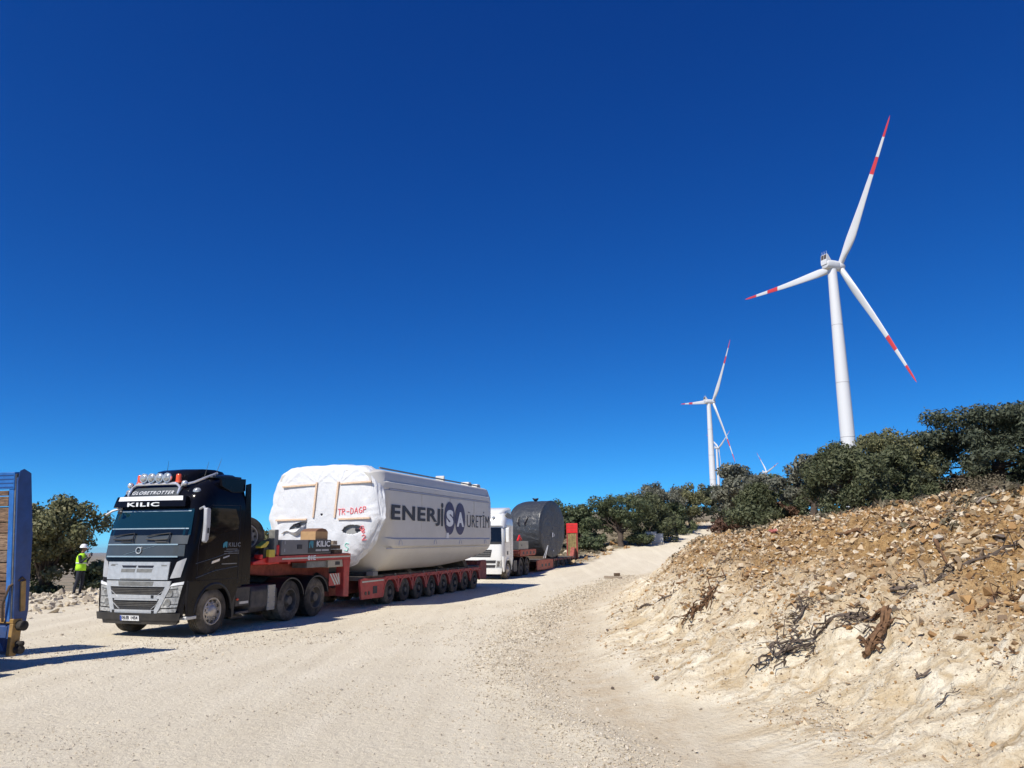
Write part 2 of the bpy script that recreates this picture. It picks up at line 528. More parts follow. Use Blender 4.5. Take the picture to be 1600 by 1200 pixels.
def terrain(x, y, detail=True):
    x = np.asarray(x, float); y = np.asarray(y, float)
    s, w = sw(x, y)
    r = np.hypot(x, y)
    z = OZ+.01496*np.clip(s, -40, 4000)
    z = z+.100*splus(y-55, 5)-.065*splus(y-112, 9)-.035*splus(y-2600, 200)
    # cut bank on the right
    d = foot_d(x, y)
    k = sstep(11, 21, y)
    dd = np.maximum(d, 0)+.42*np.exp(-np.abs(d)/.55)*sstep(-2.2, -.6, d)
    near = np.minimum(dd, 2.3)*.60+np.clip(dd-2.3, 0, 3.4)*.40+np.clip(dd-5.7, 0, 30)*.105
    far = np.minimum(dd, 2.75)*.74+np.clip(dd-2.75, 0, 2.5)*.22+np.clip(dd-5.25, 0, 30)*.10
    h = near*(1-k)+far*k
    fade = sstep(120, 46, y)*.85+.15
    h = h*fade
    soft = sstep(-1.9, .3, d)
    z = z+h*soft
    # left edge: low rubble ridge, then the land falls away
    wl_ = w-.36*np.maximum(y-60, 0)
    ridge = np.exp(-((wl_-10.2)/1.5)**2)*.30*sstep(70, 45, y)
    fall = .36*splus(wl_-15, 1.5)
    z = z+ridge-260*np.tanh(fall/260)
    if detail:
        nearf = sstep(260, 60, r)
        bank = sstep(-.2, .5, d)*sstep(110, 50, y)
        lower = bank*sstep(3.4, 1.2, d)
        rough = fbm(x*1.1, y*1.1, oct=5, seed=11, gain=.55)
        ridged = 1-np.abs(fbm(x*.9+4, y*.9, oct=3, seed=31))*2
        upper_ = sstep(.9, 2.7, d)
        z = z+bank*(.17*rough+.10*(ridged-.5)+(.045+.04*upper_)*vnoise(x*6, y*6, seed=3)+(.022+.022*upper_)*vnoise(x*14, y*14, seed=4)+.012*vnoise(x*31, y*31, seed=2))*nearf
        # rills running down the pale lower face
        z = z-lower*.07*np.abs(vnoise(y*2.6+.6*vnoise(x*1.5, y*1.5, seed=9), x*.45, seed=41))
        wild = sstep(0, 3, wl_-11.5)
        z = z+(1-bank)*(.018*fbm(x*.35, y*.35, oct=3, seed=21)+.010*fbm(x*2.2, y*2.2, oct=3, seed=22))*nearf
        z = z+np.exp(-((wl_-10.2)/1.9)**2)*.12*fbm(x*1.5, y*1.5, oct=4, seed=51)*nearf
        z = z+sstep(300, 2000, r)*sstep(0, 200, wl_)*60*fbm(x*.0006, y*.0006, oct=4, seed=61)
        # little berm of loose gravel along the foot of the bank
        z = z+.06*np.exp(-((d+2.0)/.40)**2)*sstep(50, 35, y)*(1+.6*vnoise(x*2, y*2, seed=71))
    return z
def tz(x, y):
    return float(terrain(np.array([x]), np.array([y]))[0])
def build_terrain():
    az = np.concatenate([np.linspace(-180, -48, 34)[:-1], np.linspace(-48, -38, 24)[:-1], np.linspace(-38, 2, 200)[:-1], np.linspace(2, 42, 460)[:-1], np.linspace(42, 56, 24)[:-1], np.linspace(56, 180, 32)[:-1]])
    rr = np.concatenate([np.geomspace(.3, 4.5, 14)[:-1], np.geomspace(4.5, 45, 300)[:-1], np.geomspace(45, 130, 90)[:-1], np.geomspace(130, 3000, 40)[:-1], np.geomspace(3000, 60000, 16)])
    na, nr = len(az), len(rr)
    A, RR = np.meshgrid(np.radians(az), rr)
    x, y = (RR*np.sin(A)).ravel(), (RR*np.cos(A)).ravel()
    z = terrain(x, y)
    # centre vertex closes the disc
    idx = np.arange(nr*na).reshape(nr, na)
    a = idx[:-1, :]; b = np.roll(idx, -1, 1)[:-1, :]; c = np.roll(idx, -1, 1)[1:, :]; d_ = idx[1:, :]
    faces = np.stack([a, d_, c, b], -1).reshape(-1, 4)
    V = np.stack([x, y, z], -1)
    cx, cy = x[faces].mean(1), y[faces].mean(1)
    fd = foot_d(cx, cy)
    s, w = sw(cx, cy)
    wl_ = w-.36*np.maximum(cy-60, 0)
    r = np.hypot(cx, cy)
    is_bank = (fd > 0.0) & (cy < 75) & (cy > -6) & (fd < 26) & (r < 90)
    lx = np.interp(cy, LEFT_Y, LEFT_X)
    is_road = ~is_bank & (cx > lx) & (cy < 130) & (cy > -60) & (fd <= 0.0)
    ground = ~is_bank & ~is_road
    dv = foot_d(x, y); sv, wv = sw(x, y)
    lxv = np.interp(y, LEFT_Y, LEFT_X)
    edge = .8*vnoise(x*.5, y*.5, seed=81)+.4*vnoise(x*1.7, y*1.7, seed=82)
    m_bank = sstep(-.75, .30, dv+.35*vnoise(x*1.3, y*1.3, seed=83))*sstep(95, 70, y)
    m_up = sstep(1.15, 2.9, dv+1.6*fbm(x*.55, y*.55, oct=5, seed=84, gain=.6)-.35*sstep(16, 8, y))
    m_crest = sstep(6.2, 9.5, dv+1.3*vnoise(x*.6, y*.6, seed=85)+2.6*sstep(17, 26, y))
    wlv = wv-.36*np.maximum(y-60, 0)
    m_wild = np.clip(sstep(-.6, 1.6, lxv-x+edge)*(y > 44)+sstep(9.2, 12.5, wlv+edge), 0, 1)
    m_wild = np.maximum(m_wild, sstep(100, 130, y)*sstep(-1, 2, dv+edge))
    trk = np.zeros_like(x)
    for wo in (-2.6, -4.5, -6.1, -7.9, -3.7, 3.4, 5.3):
        wob = .7*vnoise(sv*.06, sv*0+wo, seed=int(abs(wo)*10))+.9*sstep(30, 0, sv)*(wo+5)*.12
        trk = np.maximum(trk, np.exp(-((wv-wo-wob)/.26)**2)*(.55+.45*vnoise(sv*.35, sv*0+wo, seed=5)))
    m_track = trk*sstep(75, 45, np.hypot(x, y))
    m_verge = np.exp(-((dv+.95)/.62)**2)*sstep(60, 45, y)
    for name, mask, label in (('ground', ground, 'dry stony ground and falling hillside beyond the gravel pad'), ('road', is_road, 'pale limestone gravel road widening into a pad'), ('embankment', is_bank, 'cut bank of pale limestone and brown rubble right of the road')):
        f = faces[mask]
        used = np.unique(f)
        remap = np.full(len(V), -1); remap[used] = np.arange(len(used))
        me = np_mesh(name, V[used], remap[f])
        for an, arr in (('bank', m_bank), ('upper', m_up), ('crest', m_crest), ('wild', m_wild), ('verge', m_verge), ('track', m_track)):
            at = me.attributes.new(an, 'FLOAT', 'POINT')
            at.data.foreach_set('value', arr[used].astype(np.float32))
        me.shade_smooth()
        o = link(name, me, MATS['terrain'])
        tag(o, label, None, None, 'structure')

def terrain_mat():
    m, nt, p = new_mat('terrain')
    g = nt.nodes.new('ShaderNodeNewGeometry')
    P = g.outputs['Position']
    def attr(n):
        a = nt.nodes.new('ShaderNodeAttribute'); a.attribute_name = n
        return a.outputs['Fac']
    n_big = noise(nt, P, .22, 5, .6)
    n_mid = noise(nt, P, 1.7, 6, .65)
    n_fine = noise(nt, P, 14, 6, .7)
    n_grit = noise(nt, P, 60, 4, .75)
    # gravel road
    c = mixc(nt, ramp(nt, n_big, [(.3, 0), (.7, 1)]), (.66, .58, .435), (.75, .68, .535))
    c = mixc(nt, ramp(nt, n_mid, [(.35, 0), (.72, .75)]), c, (.73, .65, .49))
    c = mixc(nt, ramp(nt, n_fine, [(.42, .0), (.70, .45)]), c, (.52, .44, .32))
    c = mixc(nt, ramp(nt, n_grit, [(.52, 0), (.75, .42)]), c, (.80, .745, .62))
    c = mixc(nt, ramp(nt, n_grit, [(.25, .55), (.42, 0)]), c, (.44, .37, .275))
    # faint wheel tracks, swept along the road
    mp = nt.nodes.new('ShaderNodeMapping'); mp.inputs['Rotation'].default_value = (0, 0, R(17.5)); mp.inputs['Scale'].default_value = (1.5, .05, 1)
    nt.links.new(P, mp.inputs[0])
    n_tr = noise(nt, mp.outputs[0], 1.0, 4, .6, .4)
    c = mixc(nt, ramp(nt, n_tr, [(.46, 0), (.66, .6)]), c, (.79, .715, .56))
    tk = mathn(nt, 'MULTIPLY', attr('track'), ramp(nt, n_mid, [(.3, .35), (.6, 1)]))
    c = mixc(nt, mathn(nt, 'MULTIPLY', tk, .55), c, (.80, .73, .585))
    # verge with brownish soil
    v = mathn(nt, 'MULTIPLY', attr('verge'), ramp(nt, n_mid, [(.36, .15), (.6, .9)]))
    c = mixc(nt, v, c, mixc(nt, ramp(nt, n_fine, [(.4, 0), (.65, 1)]), (.52, .405, .26), (.66, .565, .41)))
    # bank: pale compacted face below, brown soil above
    mp2 = nt.nodes.new('ShaderNodeMapping'); mp2.inputs['Rotation'].default_value = (0, R(24), R(-14)); mp2.inputs['Scale'].default_value = (.8, 2.4, 2.0)
    nt.links.new(P, mp2.inputs[0])
    n_st = noise(nt, mp2.outputs[0], 1.6, 6, .65, .8)
    low = mixc(nt, ramp(nt, n_st, [(.36, 0), (.60, 1)]), (.52, .39, .225), (.84, .76, .59))
    low = mixc(nt, ramp(nt, n_mid, [(.46, 0), (.70, .6)]), low, (.62, .50, .325))
    low = mixc(nt, ramp(nt, n_fine, [(.3, .35), (.44, 0)]), low, (.42, .315, .19))
    low = mixc(nt, ramp(nt, n_grit, [(.55, 0), (.78, .5)]), low, (.77, .70, .56))
    up = mixc(nt, ramp(nt, n_mid, [(.3, 0), (.7, 1)]), (.13, .070, .030), (.38, .225, .090))
    up = mixc(nt, ramp(nt, n_fine, [(.38, 0), (.66, .8)]), up, (.54, .36, .165))
    up = mixc(nt, ramp(nt, n_grit, [(.25, .6), (.45, 0)]), up, (.15, .095, .055))
    bk = mixc(nt, attr('upper'), low, up)
    cr = mixc(nt, ramp(nt, n_mid, [(.35, 0), (.65, 1)]), (.19, .145, .095), (.31, .25, .165))
    cr = mixc(nt, ramp(nt, n_fine, [(.4, 0), (.7, .7)]), cr, (.36, .30, .21))
    bk = mixc(nt, mathn(nt, 'MULTIPLY', attr('crest'), .9), bk, cr)
    c = mixc(nt, attr('bank'), c, bk)
    wd = mixc(nt, ramp(nt, n_mid, [(.35, 0), (.65, 1)]), (.23, .165, .10), (.36, .29, .20))
    wd = mixc(nt, ramp(nt, n_fine, [(.45, 0), (.7, .6)]), wd, (.46, .39, .29))
    n_far = noise(nt, P, .012, 5, .6)
    wd = mixc(nt, ramp(nt, n_far, [(.4, 0), (.6, .7)]), wd, (.12, .12, .075))
    c = mixc(nt, mathn(nt, 'MULTIPLY', attr('wild'), mathn(nt, 'SUBTRACT', 1.0, attr('bank'))), c, wd)
    nt.links.new(c, p.inputs['Base Color'])
    p.inputs['Roughness'].default_value = .95
    p.inputs['Specular IOR Level'].default_value = .15
    b1 = nt.nodes.new('ShaderNodeBump'); b1.inputs['Strength'].default_value = .8; b1.inputs['Distance'].default_value = .06
    nt.links.new(n_fine, b1.inputs['Height'])
    b3 = nt.nodes.new('ShaderNodeBump'); b3.inputs['Distance'].default_value = .10
    nt.links.new(mathn(nt, 'MULTIPLY', attr('bank'), .9), b3.inputs['Strength'])
    vo = nt.nodes.new('ShaderNodeTexVoronoi'); vo.inputs['Scale'].default_value = 11; vo.inputs['Randomness'].default_value = 1.0
    nt.links.new(P, vo.inputs['Vector'])
    nt.links.new(mathn(nt, 'ADD', mathn(nt, 'MULTIPLY', n_st, .8), mathn(nt, 'MULTIPLY', vo.outputs['Distance'], -.35)), b3.inputs['Height'])
    nt.links.new(b3.outputs[0], b1.inputs['Normal'])
    b2 = nt.nodes.new('ShaderNodeBump'); b2.inputs['Strength'].default_value = .6; b2.inputs['Distance'].default_value = .012
    nt.links.new(n_grit, b2.inputs['Height']); nt.links.new(b1.outputs[0], b2.inputs['Normal'])
    nt.links.new(b2.outputs[0], p.inputs['Normal'])
terrain_mat()
build_terrain()
# ------------------------------------------------------------------ wheels
_wheel_meshes = {}
def wheel_meshes(r, width, twin, steer):
    key = (r, width, twin, steer)
    if key in _wheel_meshes: return _wheel_meshes[key]
    t = MB()
    w = width
    n = 40
    def one(h0):
        rr = r*.60
        prof = [(rr, h0+.03), (rr+.02, h0), (r*.80, h0-.012), (r*.93, h0+.01), (r*.985, h0+.035)]
        k = 5
        for i in range(k):
            a = h0+.035+(w-.07)*i/k; b = h0+.035+(w-.07)*(i+1)/k; g = .007
            prof += [(r, a+g), (r, b-g), (r-.014, b-g), (r-.014, b+g)]
        prof = prof[:-2]
        prof += [(r*.985, h0+w-.03), (r*.93, h0+w-.01), (r*.80, h0+w+.012), (rr+.02, h0+w), (rr, h0+w-.03)]
        t.lathe(prof, n, 'y', close=True)
    one(0)
    if twin: one(w+.05)
    rb = MB()
    R0 = r*.62
    if steer:
        rb.lathe([(R0, .02), (R0-.015, .0), (R0-.035, .0), (R0-.05, .04), (R0*.80, .07), (R0*.72, .045), (R0*.50, .03), (R0*.42, .0), (R0*.30, -.03), (R0*.12, -.035), (.001, -.035)], n, 'y', mi=0)
        for i in range(10):
            a = i*2*math.pi/10
            c = (R0*.735*math.cos(a), R0*.735*math.sin(a))
            rb.tube([(c[0], .03, c[1]), (c[0], .060, c[1])], .034, 10, mi=1)
            a2 = a+math.pi/10
            c = (R0*.56*math.cos(a2), R0*.56*math.sin(a2))
            rb.tube([(c[0], .0, c[1]), (c[0], .04, c[1])], .014, 6, mi=0)
    else:
        dp = w*.55
        rb.lathe([(R0, .02), (R0-.015, .0), (R0-.04, .0), (R0-.055, .05), (R0*.78, dp), (R0*.55, dp), (R0*.5, dp-.02), (R0*.40, dp-.06), (R0*.34, dp-.15), (R0*.1, dp-.16), (.001, dp-.16)], n, 'y', mi=0)
        for i in range(10):
            a = i*2*math.pi/10
            c = (R0*.66*math.cos(a), R0*.66*math.sin(a))
            rb.tube([(c[0], dp-.03, c[1]), (c[0], dp+.01, c[1])], .014, 6, mi=0)
    tm = t.mesh('tyre', 40)
    rm = rb.mesh('rim', 40)
    tm.materials.append(MATS['rubber'])
    rm.materials.append(MATS['steel_rim'] if steer else MATS['dark_rim'])
    rm.materials.append(MATS['black_plastic'])
    _wheel_meshes[key] = (tm, rm)
    return tm, rm

def add_wheel(parent, x, y, r, width, twin=False, steer=False, z=None):
    """y: outer face; outward is the sign of y"""
    tm, rm = wheel_meshes(r, width, twin, steer)
    e = empty('wheel', (x, y, r if z is None else z), (0, random.random()*6.28, 0) if y < 0 else (0, 0, math.pi), parent)
    link('tyre', tm, None, e)
    link('rim', rm, None, e)
    return e

# ------------------------------------------------------------------ tractor cab
class CabShape:
    def __init__(s, prof, hw=1.24, rad=.24, bulge=.09, x0=0.0):
        s.pz = [p[0] for p in prof]; s.px = [p[1]+x0 for p in prof]
        s.hw, s.rad, s.bulge = hw, rad, bulge
    def front(s, y, z, hw=None):
        hw = hw or s.hw
        x = float(np.interp(z, s.pz, s.px))
        ay = min(abs(y), hw)
        x += s.bulge*(ay/hw)**2
        q = ay-(hw-s.rad)
        if q > 0: x += s.rad-math.sqrt(max(s.rad**2-q*q, 0))
        return x
    def patch(s, mb, bl, br, tr, tl, off=.012, thick=.03, nu=10, nv=4, mi=0):
        """panel following the cab front; corners are (y,z)"""
        def P(u, v, o):
            y = (bl[0]*(1-u)+br[0]*u)*(1-v)+(tl[0]*(1-u)+tr[0]*u)*v
            z = (bl[1]*(1-u)+br[1]*u)*(1-v)+(tl[1]*(1-u)+tr[1]*u)*v
            e = 1e-3
            dxdy = (s.front(y+e, z)-s.front(y-e, z))/(2*e)
            dxdz = (s.front(y, z+e)-s.front(y, z-e))/(2*e)
            n = Vector((-1, dxdy, dxdz)); n.normalize()
            p = Vector((s.front(y, z), y, z))+n*o
            return tuple(p)
        for o, flip in ((off, 0), (off-thick, 1)):
            vs = [P(i/nu, j/nv, o) for j in range(nv+1) for i in range(nu+1)]
            W = nu+1
            fs = [(j*W+i, j*W+i+1, (j+1)*W+i+1, (j+1)*W+i) for j in range(nv) for i in range(nu)]
            mb.add(vs, fs, mi)
        per = [(i/nu, 0) for i in range(nu+1)]+[(1, j/nv) for j in range(1, nv+1)]+[(1-i/nu, 1) for i in range(1, nu+1)]+[(0, 1-j/nv) for j in range(1, nv)]
        n = len(per)
        vs = [P(u, v, off) for u, v in per]+[P(u, v, off-thick) for u, v in per]
        mb.add(vs, [(i, (i+1) % n, (i+1) % n+n, i+n) for i in range(n)], mi)
        return mb

def build_cab(root, paint, x0=0.0, xback=2.3, lead=True):
    prof = [(.30, .24), (.55, .20), (1.25, .20), (1.70, .22), (2.05, .26), (2.30, .32), (2.85, .48), (2.95, .50), (3.15, .54), (3.30, .64), (3.48, .86), (3.62, 1.14), (3.72, 1.48), (3.78, 1.8)]
    cs = CabShape(prof, x0=x0)
    xb = xback+x0
    def hwz(z): return float(np.interp(z, [0, 2.95, 3.2, 3.42, 3.58, 3.70, 3.77], [1.24, 1.24, 1.21, 1.13, 1.05, .93, .78]))
    zs = [1.02, 1.25, 1.5, 1.7, 1.9, 2.05, 2.2, 2.4, 2.6, 2.85, 2.95, 3.05, 3.15, 3.25, 3.35, 3.48, 3.58, 3.66, 3.72, 3.77]
    rings = []
    for z in zs:
        hw = hwz(z)
        ring = []
        m = 28
        for i in range(m+1):
            t = -1+2*i/m
            y = hw*math.copysign(abs(t)**.75, t)
            y2 = y/hw*cs.hw
            ring.append((cs.front(y2, z), y, z))
        for f in (.25, .5, .75): ring.append((ring[m][0]*(1-f)+(xb-.05)*f, hw, z))
        ring += [(xb-.05, hw, z), (xb, hw-.05, z), (xb, 0, z), (xb, -hw+.05, z), (xb-.05, -hw, z)]
        for f in (.75, .5, .25): ring.append((ring[0][0]*(1-f)+(xb-.05)*f, -hw, z))
        rings.append(ring)
    cab = MB().loft(rings).build('cab', paint, root, smooth=38)
    # lower front body behind the bumper, and the side skirts with wheel arches
    fx = 1.26+x0
    arch = [(fx+.63*math.cos(a), .50+.63*math.sin(a)) for a in np.linspace(math.pi*1.02, -.02, 22)]
    xe = 2.12+x0
    poly = [(.42+x0, .42), (fx-.66, .46)]+arch+[(fx+.66, .62), (xe, .98), (xe, 1.24), (.36+x0, 1.24), (.36+x0, .8)]
    for ys in ((-1.245, -1.17), (1.17, 1.245)):
        MB().prism(poly, *ys).build('skirt', paint, cab, bevel=.008)
    for sgn in (-1, 1):
        pts = [(fx+.645*math.cos(a), 1.235*sgn, .50+.645*math.sin(a)) for a in np.linspace(math.pi*.98, .05, 20)]
        MB().tube(pts, .03, 6).build('arch_lip', MATS['black_plastic'] if lead else paint, cab)
    nose = MB()
    cs.patch(nose, (1.16, .45), (-1.16, .45), (-1.2, 1.1), (1.2, 1.1), off=-.004, thick=.25, nu=24, nv=3)
    nose.build('nose', MATS['black_paint'] if lead else paint, cab)
    return cs, cab

def lead_tractor():
    root = empty('tractor_truck', (OX, OY, OZ), (0, -R(.857), math.atan2(AY, AX)))
    tag(root, 'black three-axle tractor truck with roof lamps heading the convoy', 'truck', 'tractor trucks')
    bp, bl = MATS['black_paint'], MATS['black_plastic']
    cs, cab = build_cab(root, bp)
    P = lambda *a, **k: cs.patch(MB(), *a, **k)
    # bumper, plate
    b = MB()
    cs.patch(b, (1.10, .40), (-1.10, .40), (-1.13, .55), (1.13, .55), off=.07, thick=.2, nu=24, nv=2)
    cs.patch(b, (.93, .31), (-1.06, .31), (-1.08, .40), (.95, .40), off=.05, thick=.2, nu=24, nv=2)
    bumper = b.build('bumper', bl, root, bevel=.012)
    plate = P((.36, .392), (-.16, .392), (-.16, .502), (.36, .502), off=.085, thick=.012, nu=2, nv=1).build('number_plate', MATS['letter_white'], root)
    P((.36, .394), (.315, .394), (.315, .500), (.36, .500), off=.089, thick=.004, nu=1, nv=1).build('blue_strip', MATS['plate_blue'], plate)
    for tx, y_, w_ in (('06', .295, .085), ('ER', .185, .085), ('1454', .05, .18)):
        link('plate_number', text_mesh(tx, w_, .07, bold=.012), MATS['letter_black'], plate, loc=(cs.front(.05, .45)-.094, y_, .412), rot=FRONT_ROT)
    # lower grille
    g = MB()
    def bar(a, b_, c, d, off=.035, th=.05, mi=0): cs.patch(g, a, b_, c, d, off=off, thick=th, nu=10, nv=1, mi=mi)
    bar((.88, 1.12), (-.85, 1.12), (-.88, 1.245), (.91, 1.245))
    bar((.74, .86), (-.68, .86), (-.72, .94), (.78, .94), off=.032)
    bar((.70, .545), (-.58, .545), (-.62, .615), (.73, .615))
    cs.patch(g, (.72, .60), (.60, .60), (.78, 1.13), (.91, 1.13), off=.034, thick=.05, nu=2, nv=4)
    cs.patch(g, (-.50, .60), (-.62, .60), (-.88, 1.13), (-.75, 1.13), off=.034, thick=.05, nu=2, nv=4)
    for (y1, y2, z0, z1) in ((.62, -.58, .855, .875), (.55, -.50, .605, .63)):
        bar((y1, z0-.035), (y2, z0-.035), (y2, z0), (y1, z0), off=.038)
    for (a, b_, c, d) in (((.74, 1.02), (.52, .885), (.545, .905), (.765, 1.045)), ((-.50, .885), (-.70, 1.02), (-.72, 1.045), (-.52, .905)), ((.66, .76), (.46, .625), (.48, .65), (.68, .785)), ((-.42, .625), (-.60, .76), (-.62, .785), (-.44, .65))):
        cs.patch(g, a, b_, c, d, off=.037, thick=.05, nu=2, nv=1)
    grille = g.build('lower_grille', MATS['alu'], root)
    P((.86, .57), (-.82, .57), (-.86, 1.22), (.88, 1.22), off=.008, thick=.01, nu=12, nv=4).build('grille_backing', MATS['mesh_dark'], grille)
    for (z, ya, yb) in ((.965, .72, -.66), (1.0, .74, -.68), (1.035, .76, -.70), (1.07, .78, -.72), (.70, .64, -.57), (.735, .66, -.59), (.77, .68, -.61), (.81, .70, -.63)):
        P((ya, z-.009), (yb, z-.009), (yb, z+.009), (ya, z+.009), off=.02, thick=.02, nu=10, nv=1).build('slat', MATS['dark_rim'], grille)
    P((.52, 1.135), (-.42, 1.135), (-.44, 1.235), (.54, 1.235), off=.040, thick=.01, nu=6, nv=1).build('tread_plate', MATS['grey_steel'], grille)
    for y, z in ((-.44, .905), (.62, .575), (-.48, .575)):
        P((y+.03, z-.03), (y-.03, z-.03), (y-.03, z+.03), (y+.03, z+.03), off=.045, thick=.012, nu=1, nv=1).build('tow_eye_cover', bl, grille)
    # upper panel
    up = P((.91, 1.27), (-.79, 1.27), (-.81, 1.665), (.91, 1.665), off=.035, thick=.04, nu=12, nv=3).build('upper_grille', MATS['alu'], root, bevel=.01)
    for ya, yb in ((.46, .09), (.01, -.38)):
        P((ya, 1.535), (yb, 1.535), (yb-.03, 1.585), (ya+.03, 1.585), off=.039, thick=.02, nu=3, nv=1).build('air_slot', MATS['letter_black'], up)
        P((ya+.04, 1.43), (yb+.02, 1.43), (yb+.0, 1.51), (ya+.04, 1.51), off=.0375, thick=.02, nu=3, nv=1).build('mesh_panel', MATS['grey_steel'], up)
    for ya, yb, z0, z1 in ((.50, -.36, 1.275, 1.295), (.84, .70, 1.57, 1.60), (-.60, -.74, 1.57, 1.60), (.82, .62, 1.60, 1.612)):
        P((ya, z0), (yb, z0), (yb, z1), (ya, z1), off=.038, thick=.02, nu=3, nv=1).build('engraving', MATS['grey_steel'], up)
    # brand panel with ring emblem and diagonal bar
    M('satin_grey', (.045, .055, .062), .35, 0, .06, 4, coat=.3, dust=.12)
    bpn = P((1.10, 1.79), (-1.10, 1.79), (-1.09, 2.045), (1.09, 2.045), off=.015, thick=.03, nu=16, nv=2).build('brand_panel', MATS['satin_grey'], root)
    P((1.02, 1.765), (-.97, 1.765), (-.97, 1.795), (1.02, 1.795), off=.035, thick=.03, nu=16, nv=1).build('trim_strip', MATS['silver_trim'], bpn)
    P((1.05, 2.035), (-.93, 2.035), (-.93, 2.06), (1.05, 2.06), off=.03, thick=.03, nu=16, nv=1).build('trim_strip', MATS['silver_trim'], bpn)
    P((.52, 1.818), (-.35, 2.018), (-.37, 2.026), (.50, 1.826), off=.024, thick=.012, nu=8, nv=1).build('diagonal_bar', MATS['silver_trim'], bpn)
    em = MB(); ex = cs.front(.08, 1.92)-.035
    em.lathe([(.062, -.012), (.078, -.012), (.078, .012), (.062, .012)], 24, 'x', (ex, .08, 1.92), close=True)
    em.tube([(ex, .02, 1.975), (ex-.004, -.005, 2.0)], .008, 6)
    em.build('ring_emblem', MATS['chrome'], bpn)
    # windscreen and wipers
    P((1.12, 2.06), (-1.12, 2.06), (-1.12, 2.27), (1.12, 2.27), off=.012, thick=.02, nu=16, nv=2).build('cowl', MATS['satin_grey'], root)
    ws = P((1.14, 2.26), (-1.14, 2.26), (-1.09, 2.86), (1.09, 2.86), off=.016, thick=.02, nu=18, nv=5).build('windscreen', MATS['windscreen'], root)
    P((1.08, 2.395), (-1.08, 2.395), (-1.08, 2.418), (1.08, 2.418), off=.021, thick=.01, nu=16, nv=1).build('screen_line', MATS['silver_trim'], ws)  # reflection of the dashboard edge, painted as a silver strip
    P((1.0, 2.80), (-1.04, 2.80), (-1.04, 2.822), (1.0, 2.822), off=.021, thick=.01, nu=16, nv=1).build('screen_line', MATS['silver_trim'], ws)
    P((1.08, 2.262), (-1.08, 2.262), (-1.08, 2.39), (1.08, 2.39), off=.019, thick=.01, nu=16, nv=1).build('dashboard_band', MATS['side_glass'], ws)
    for y0 in (.28, -.70):
        wmb = MB()
        f = lambda y, z, o=.05: (cs.front(y, z)-o, y, z)
        wmb.tube([f(y0, 2.10), f(y0+.02, 2.20), f(y0+.01, 2.31)], .016, 6)
        wmb.tube([f(y0+.0, 2.31), f(y0+.45, 2.27), f(y0+.62, 2.24)], .011, 6)
        wmb.tube([f(y0+.05, 2.17), f(y0+.4, 2.16), f(y0+.62, 2.17)], .016, 6)
        wmb.tube([f(y0+.05, 2.11), f(y0+.35, 2.11)], .013, 6)
        wmb.build('wiper', bl, root)
    # sun visor, name strips
    vis = P((1.13, 2.895), (-.92, 2.895), (-.90, 3.14), (1.05, 3.14), off=.13, thick=.16, nu=16, nv=3).build('sun_visor', bp, root, bevel=.012)
    P((1.0, 3.035), (-.84, 3.035), (-.82, 3.135), (.98, 3.135), off=.136, thick=.01, nu=14, nv=1).build('white_strip', MATS['letter_white'], vis)
    link('visor_lettering', text_mesh('KILIC', .92, .095, bold=.03, spacing=1.15), MATS['letter_white'], vis, loc=(cs.front(.2, 2.96)-.152, .66, 2.925), rot=FRONT_ROT)
    sg = P((.80, 3.165), (-.60, 3.165), (-.58, 3.36), (.78, 3.36), off=.03, thick=.03, nu=10, nv=2).build('roof_sign', MATS['satin_grey'], root)
    tm = text_mesh('GLOBETROTTER', 1.19, .085, bold=.0, shear=.25, spacing=1.15)
    link('sign_lettering', tm, MATS['letter_white'], sg, loc=(cs.front(0, 3.22)-.055, .72, 3.215), rot=(R(90-24), 0, R(-90)))
    # roof dome, deflector, lamps
    dome = MB()
    rings = []
    for x, hw, zt in ((.95, .50, 3.70), (1.10, .60, 3.80), (1.35, .66, 3.86), (1.75, .70, 3.87), (2.05, .70, 3.84), (2.15, .66, 3.70)):
        rings.append([(x, -hw, 3.50), (x, -hw, zt-.08), (x, -hw+.08, zt), (x, 0, zt+.015), (x, hw-.08, zt), (x, hw, zt-.08), (x, hw, 3.50)])
    dome.loft(rings)
    dome.build('roof_dome', bp, root, smooth=40)
    for y0, y1 in ((-1.02, -.70), (.70, 1.02)):
        MB().prism([(1.2, 3.62), (2.30, 3.66), (2.30, 3.715), (1.7, 3.71), (1.2, 3.66)], y0, y1).build('roof_rail', bl, root, bevel=.01)
    bar_ = MB()
    za = 3.46
    bar_.tube([(.62, .88, 3.14), (.60, .88, 3.22), (.68, .86, 3.38), (.70, .76, za), (.70, .3, za+.01), (.70, -.2, za+.01), (.70, -.42, za), (.68, -.53, 3.38), (.60, -.55, 3.22), (.62, -.55, 3.14)], .034, 10)
    bar_.tube([(.68, -.55, 3.42), (.85, -.78, 3.50), (1.1, -.88, 3.62), (1.5, -.9, 3.76)], .03, 8)
    bar_.tube([(.70, .72, za+.03), (.70, -.40, za+.03)], .02, 8)
    lb = bar_.build('light_bar', MATS['chrome'], root)
    for i, y in enumerate((.52, .295, .07, -.155)):
        l = MB()
        l.lathe([(.001, -.07), (.05, -.068), (.085, -.055), (.098, -.035), (.104, -.02)], 20, 'x', (.68, y, 3.615), mi=0)
        l.lathe([(.104, -.02), (.108, .0), (.08, .06), (.03, .10), (.001, .105)], 20, 'x', (.68, y, 3.615), mi=1)
        l.lathe([(.099, -.045), (.112, -.045), (.112, .0), (.099, .0)], 20, 'x', (.68, y, 3.615), mi=1, close=True)
        l.tube([(.70, y, 3.47), (.70, y, 3.52)], .02, 6, mi=1)
        l.build('roof_lamp', [MATS['lamp_glass'], MATS['chrome']], root, smooth=50)
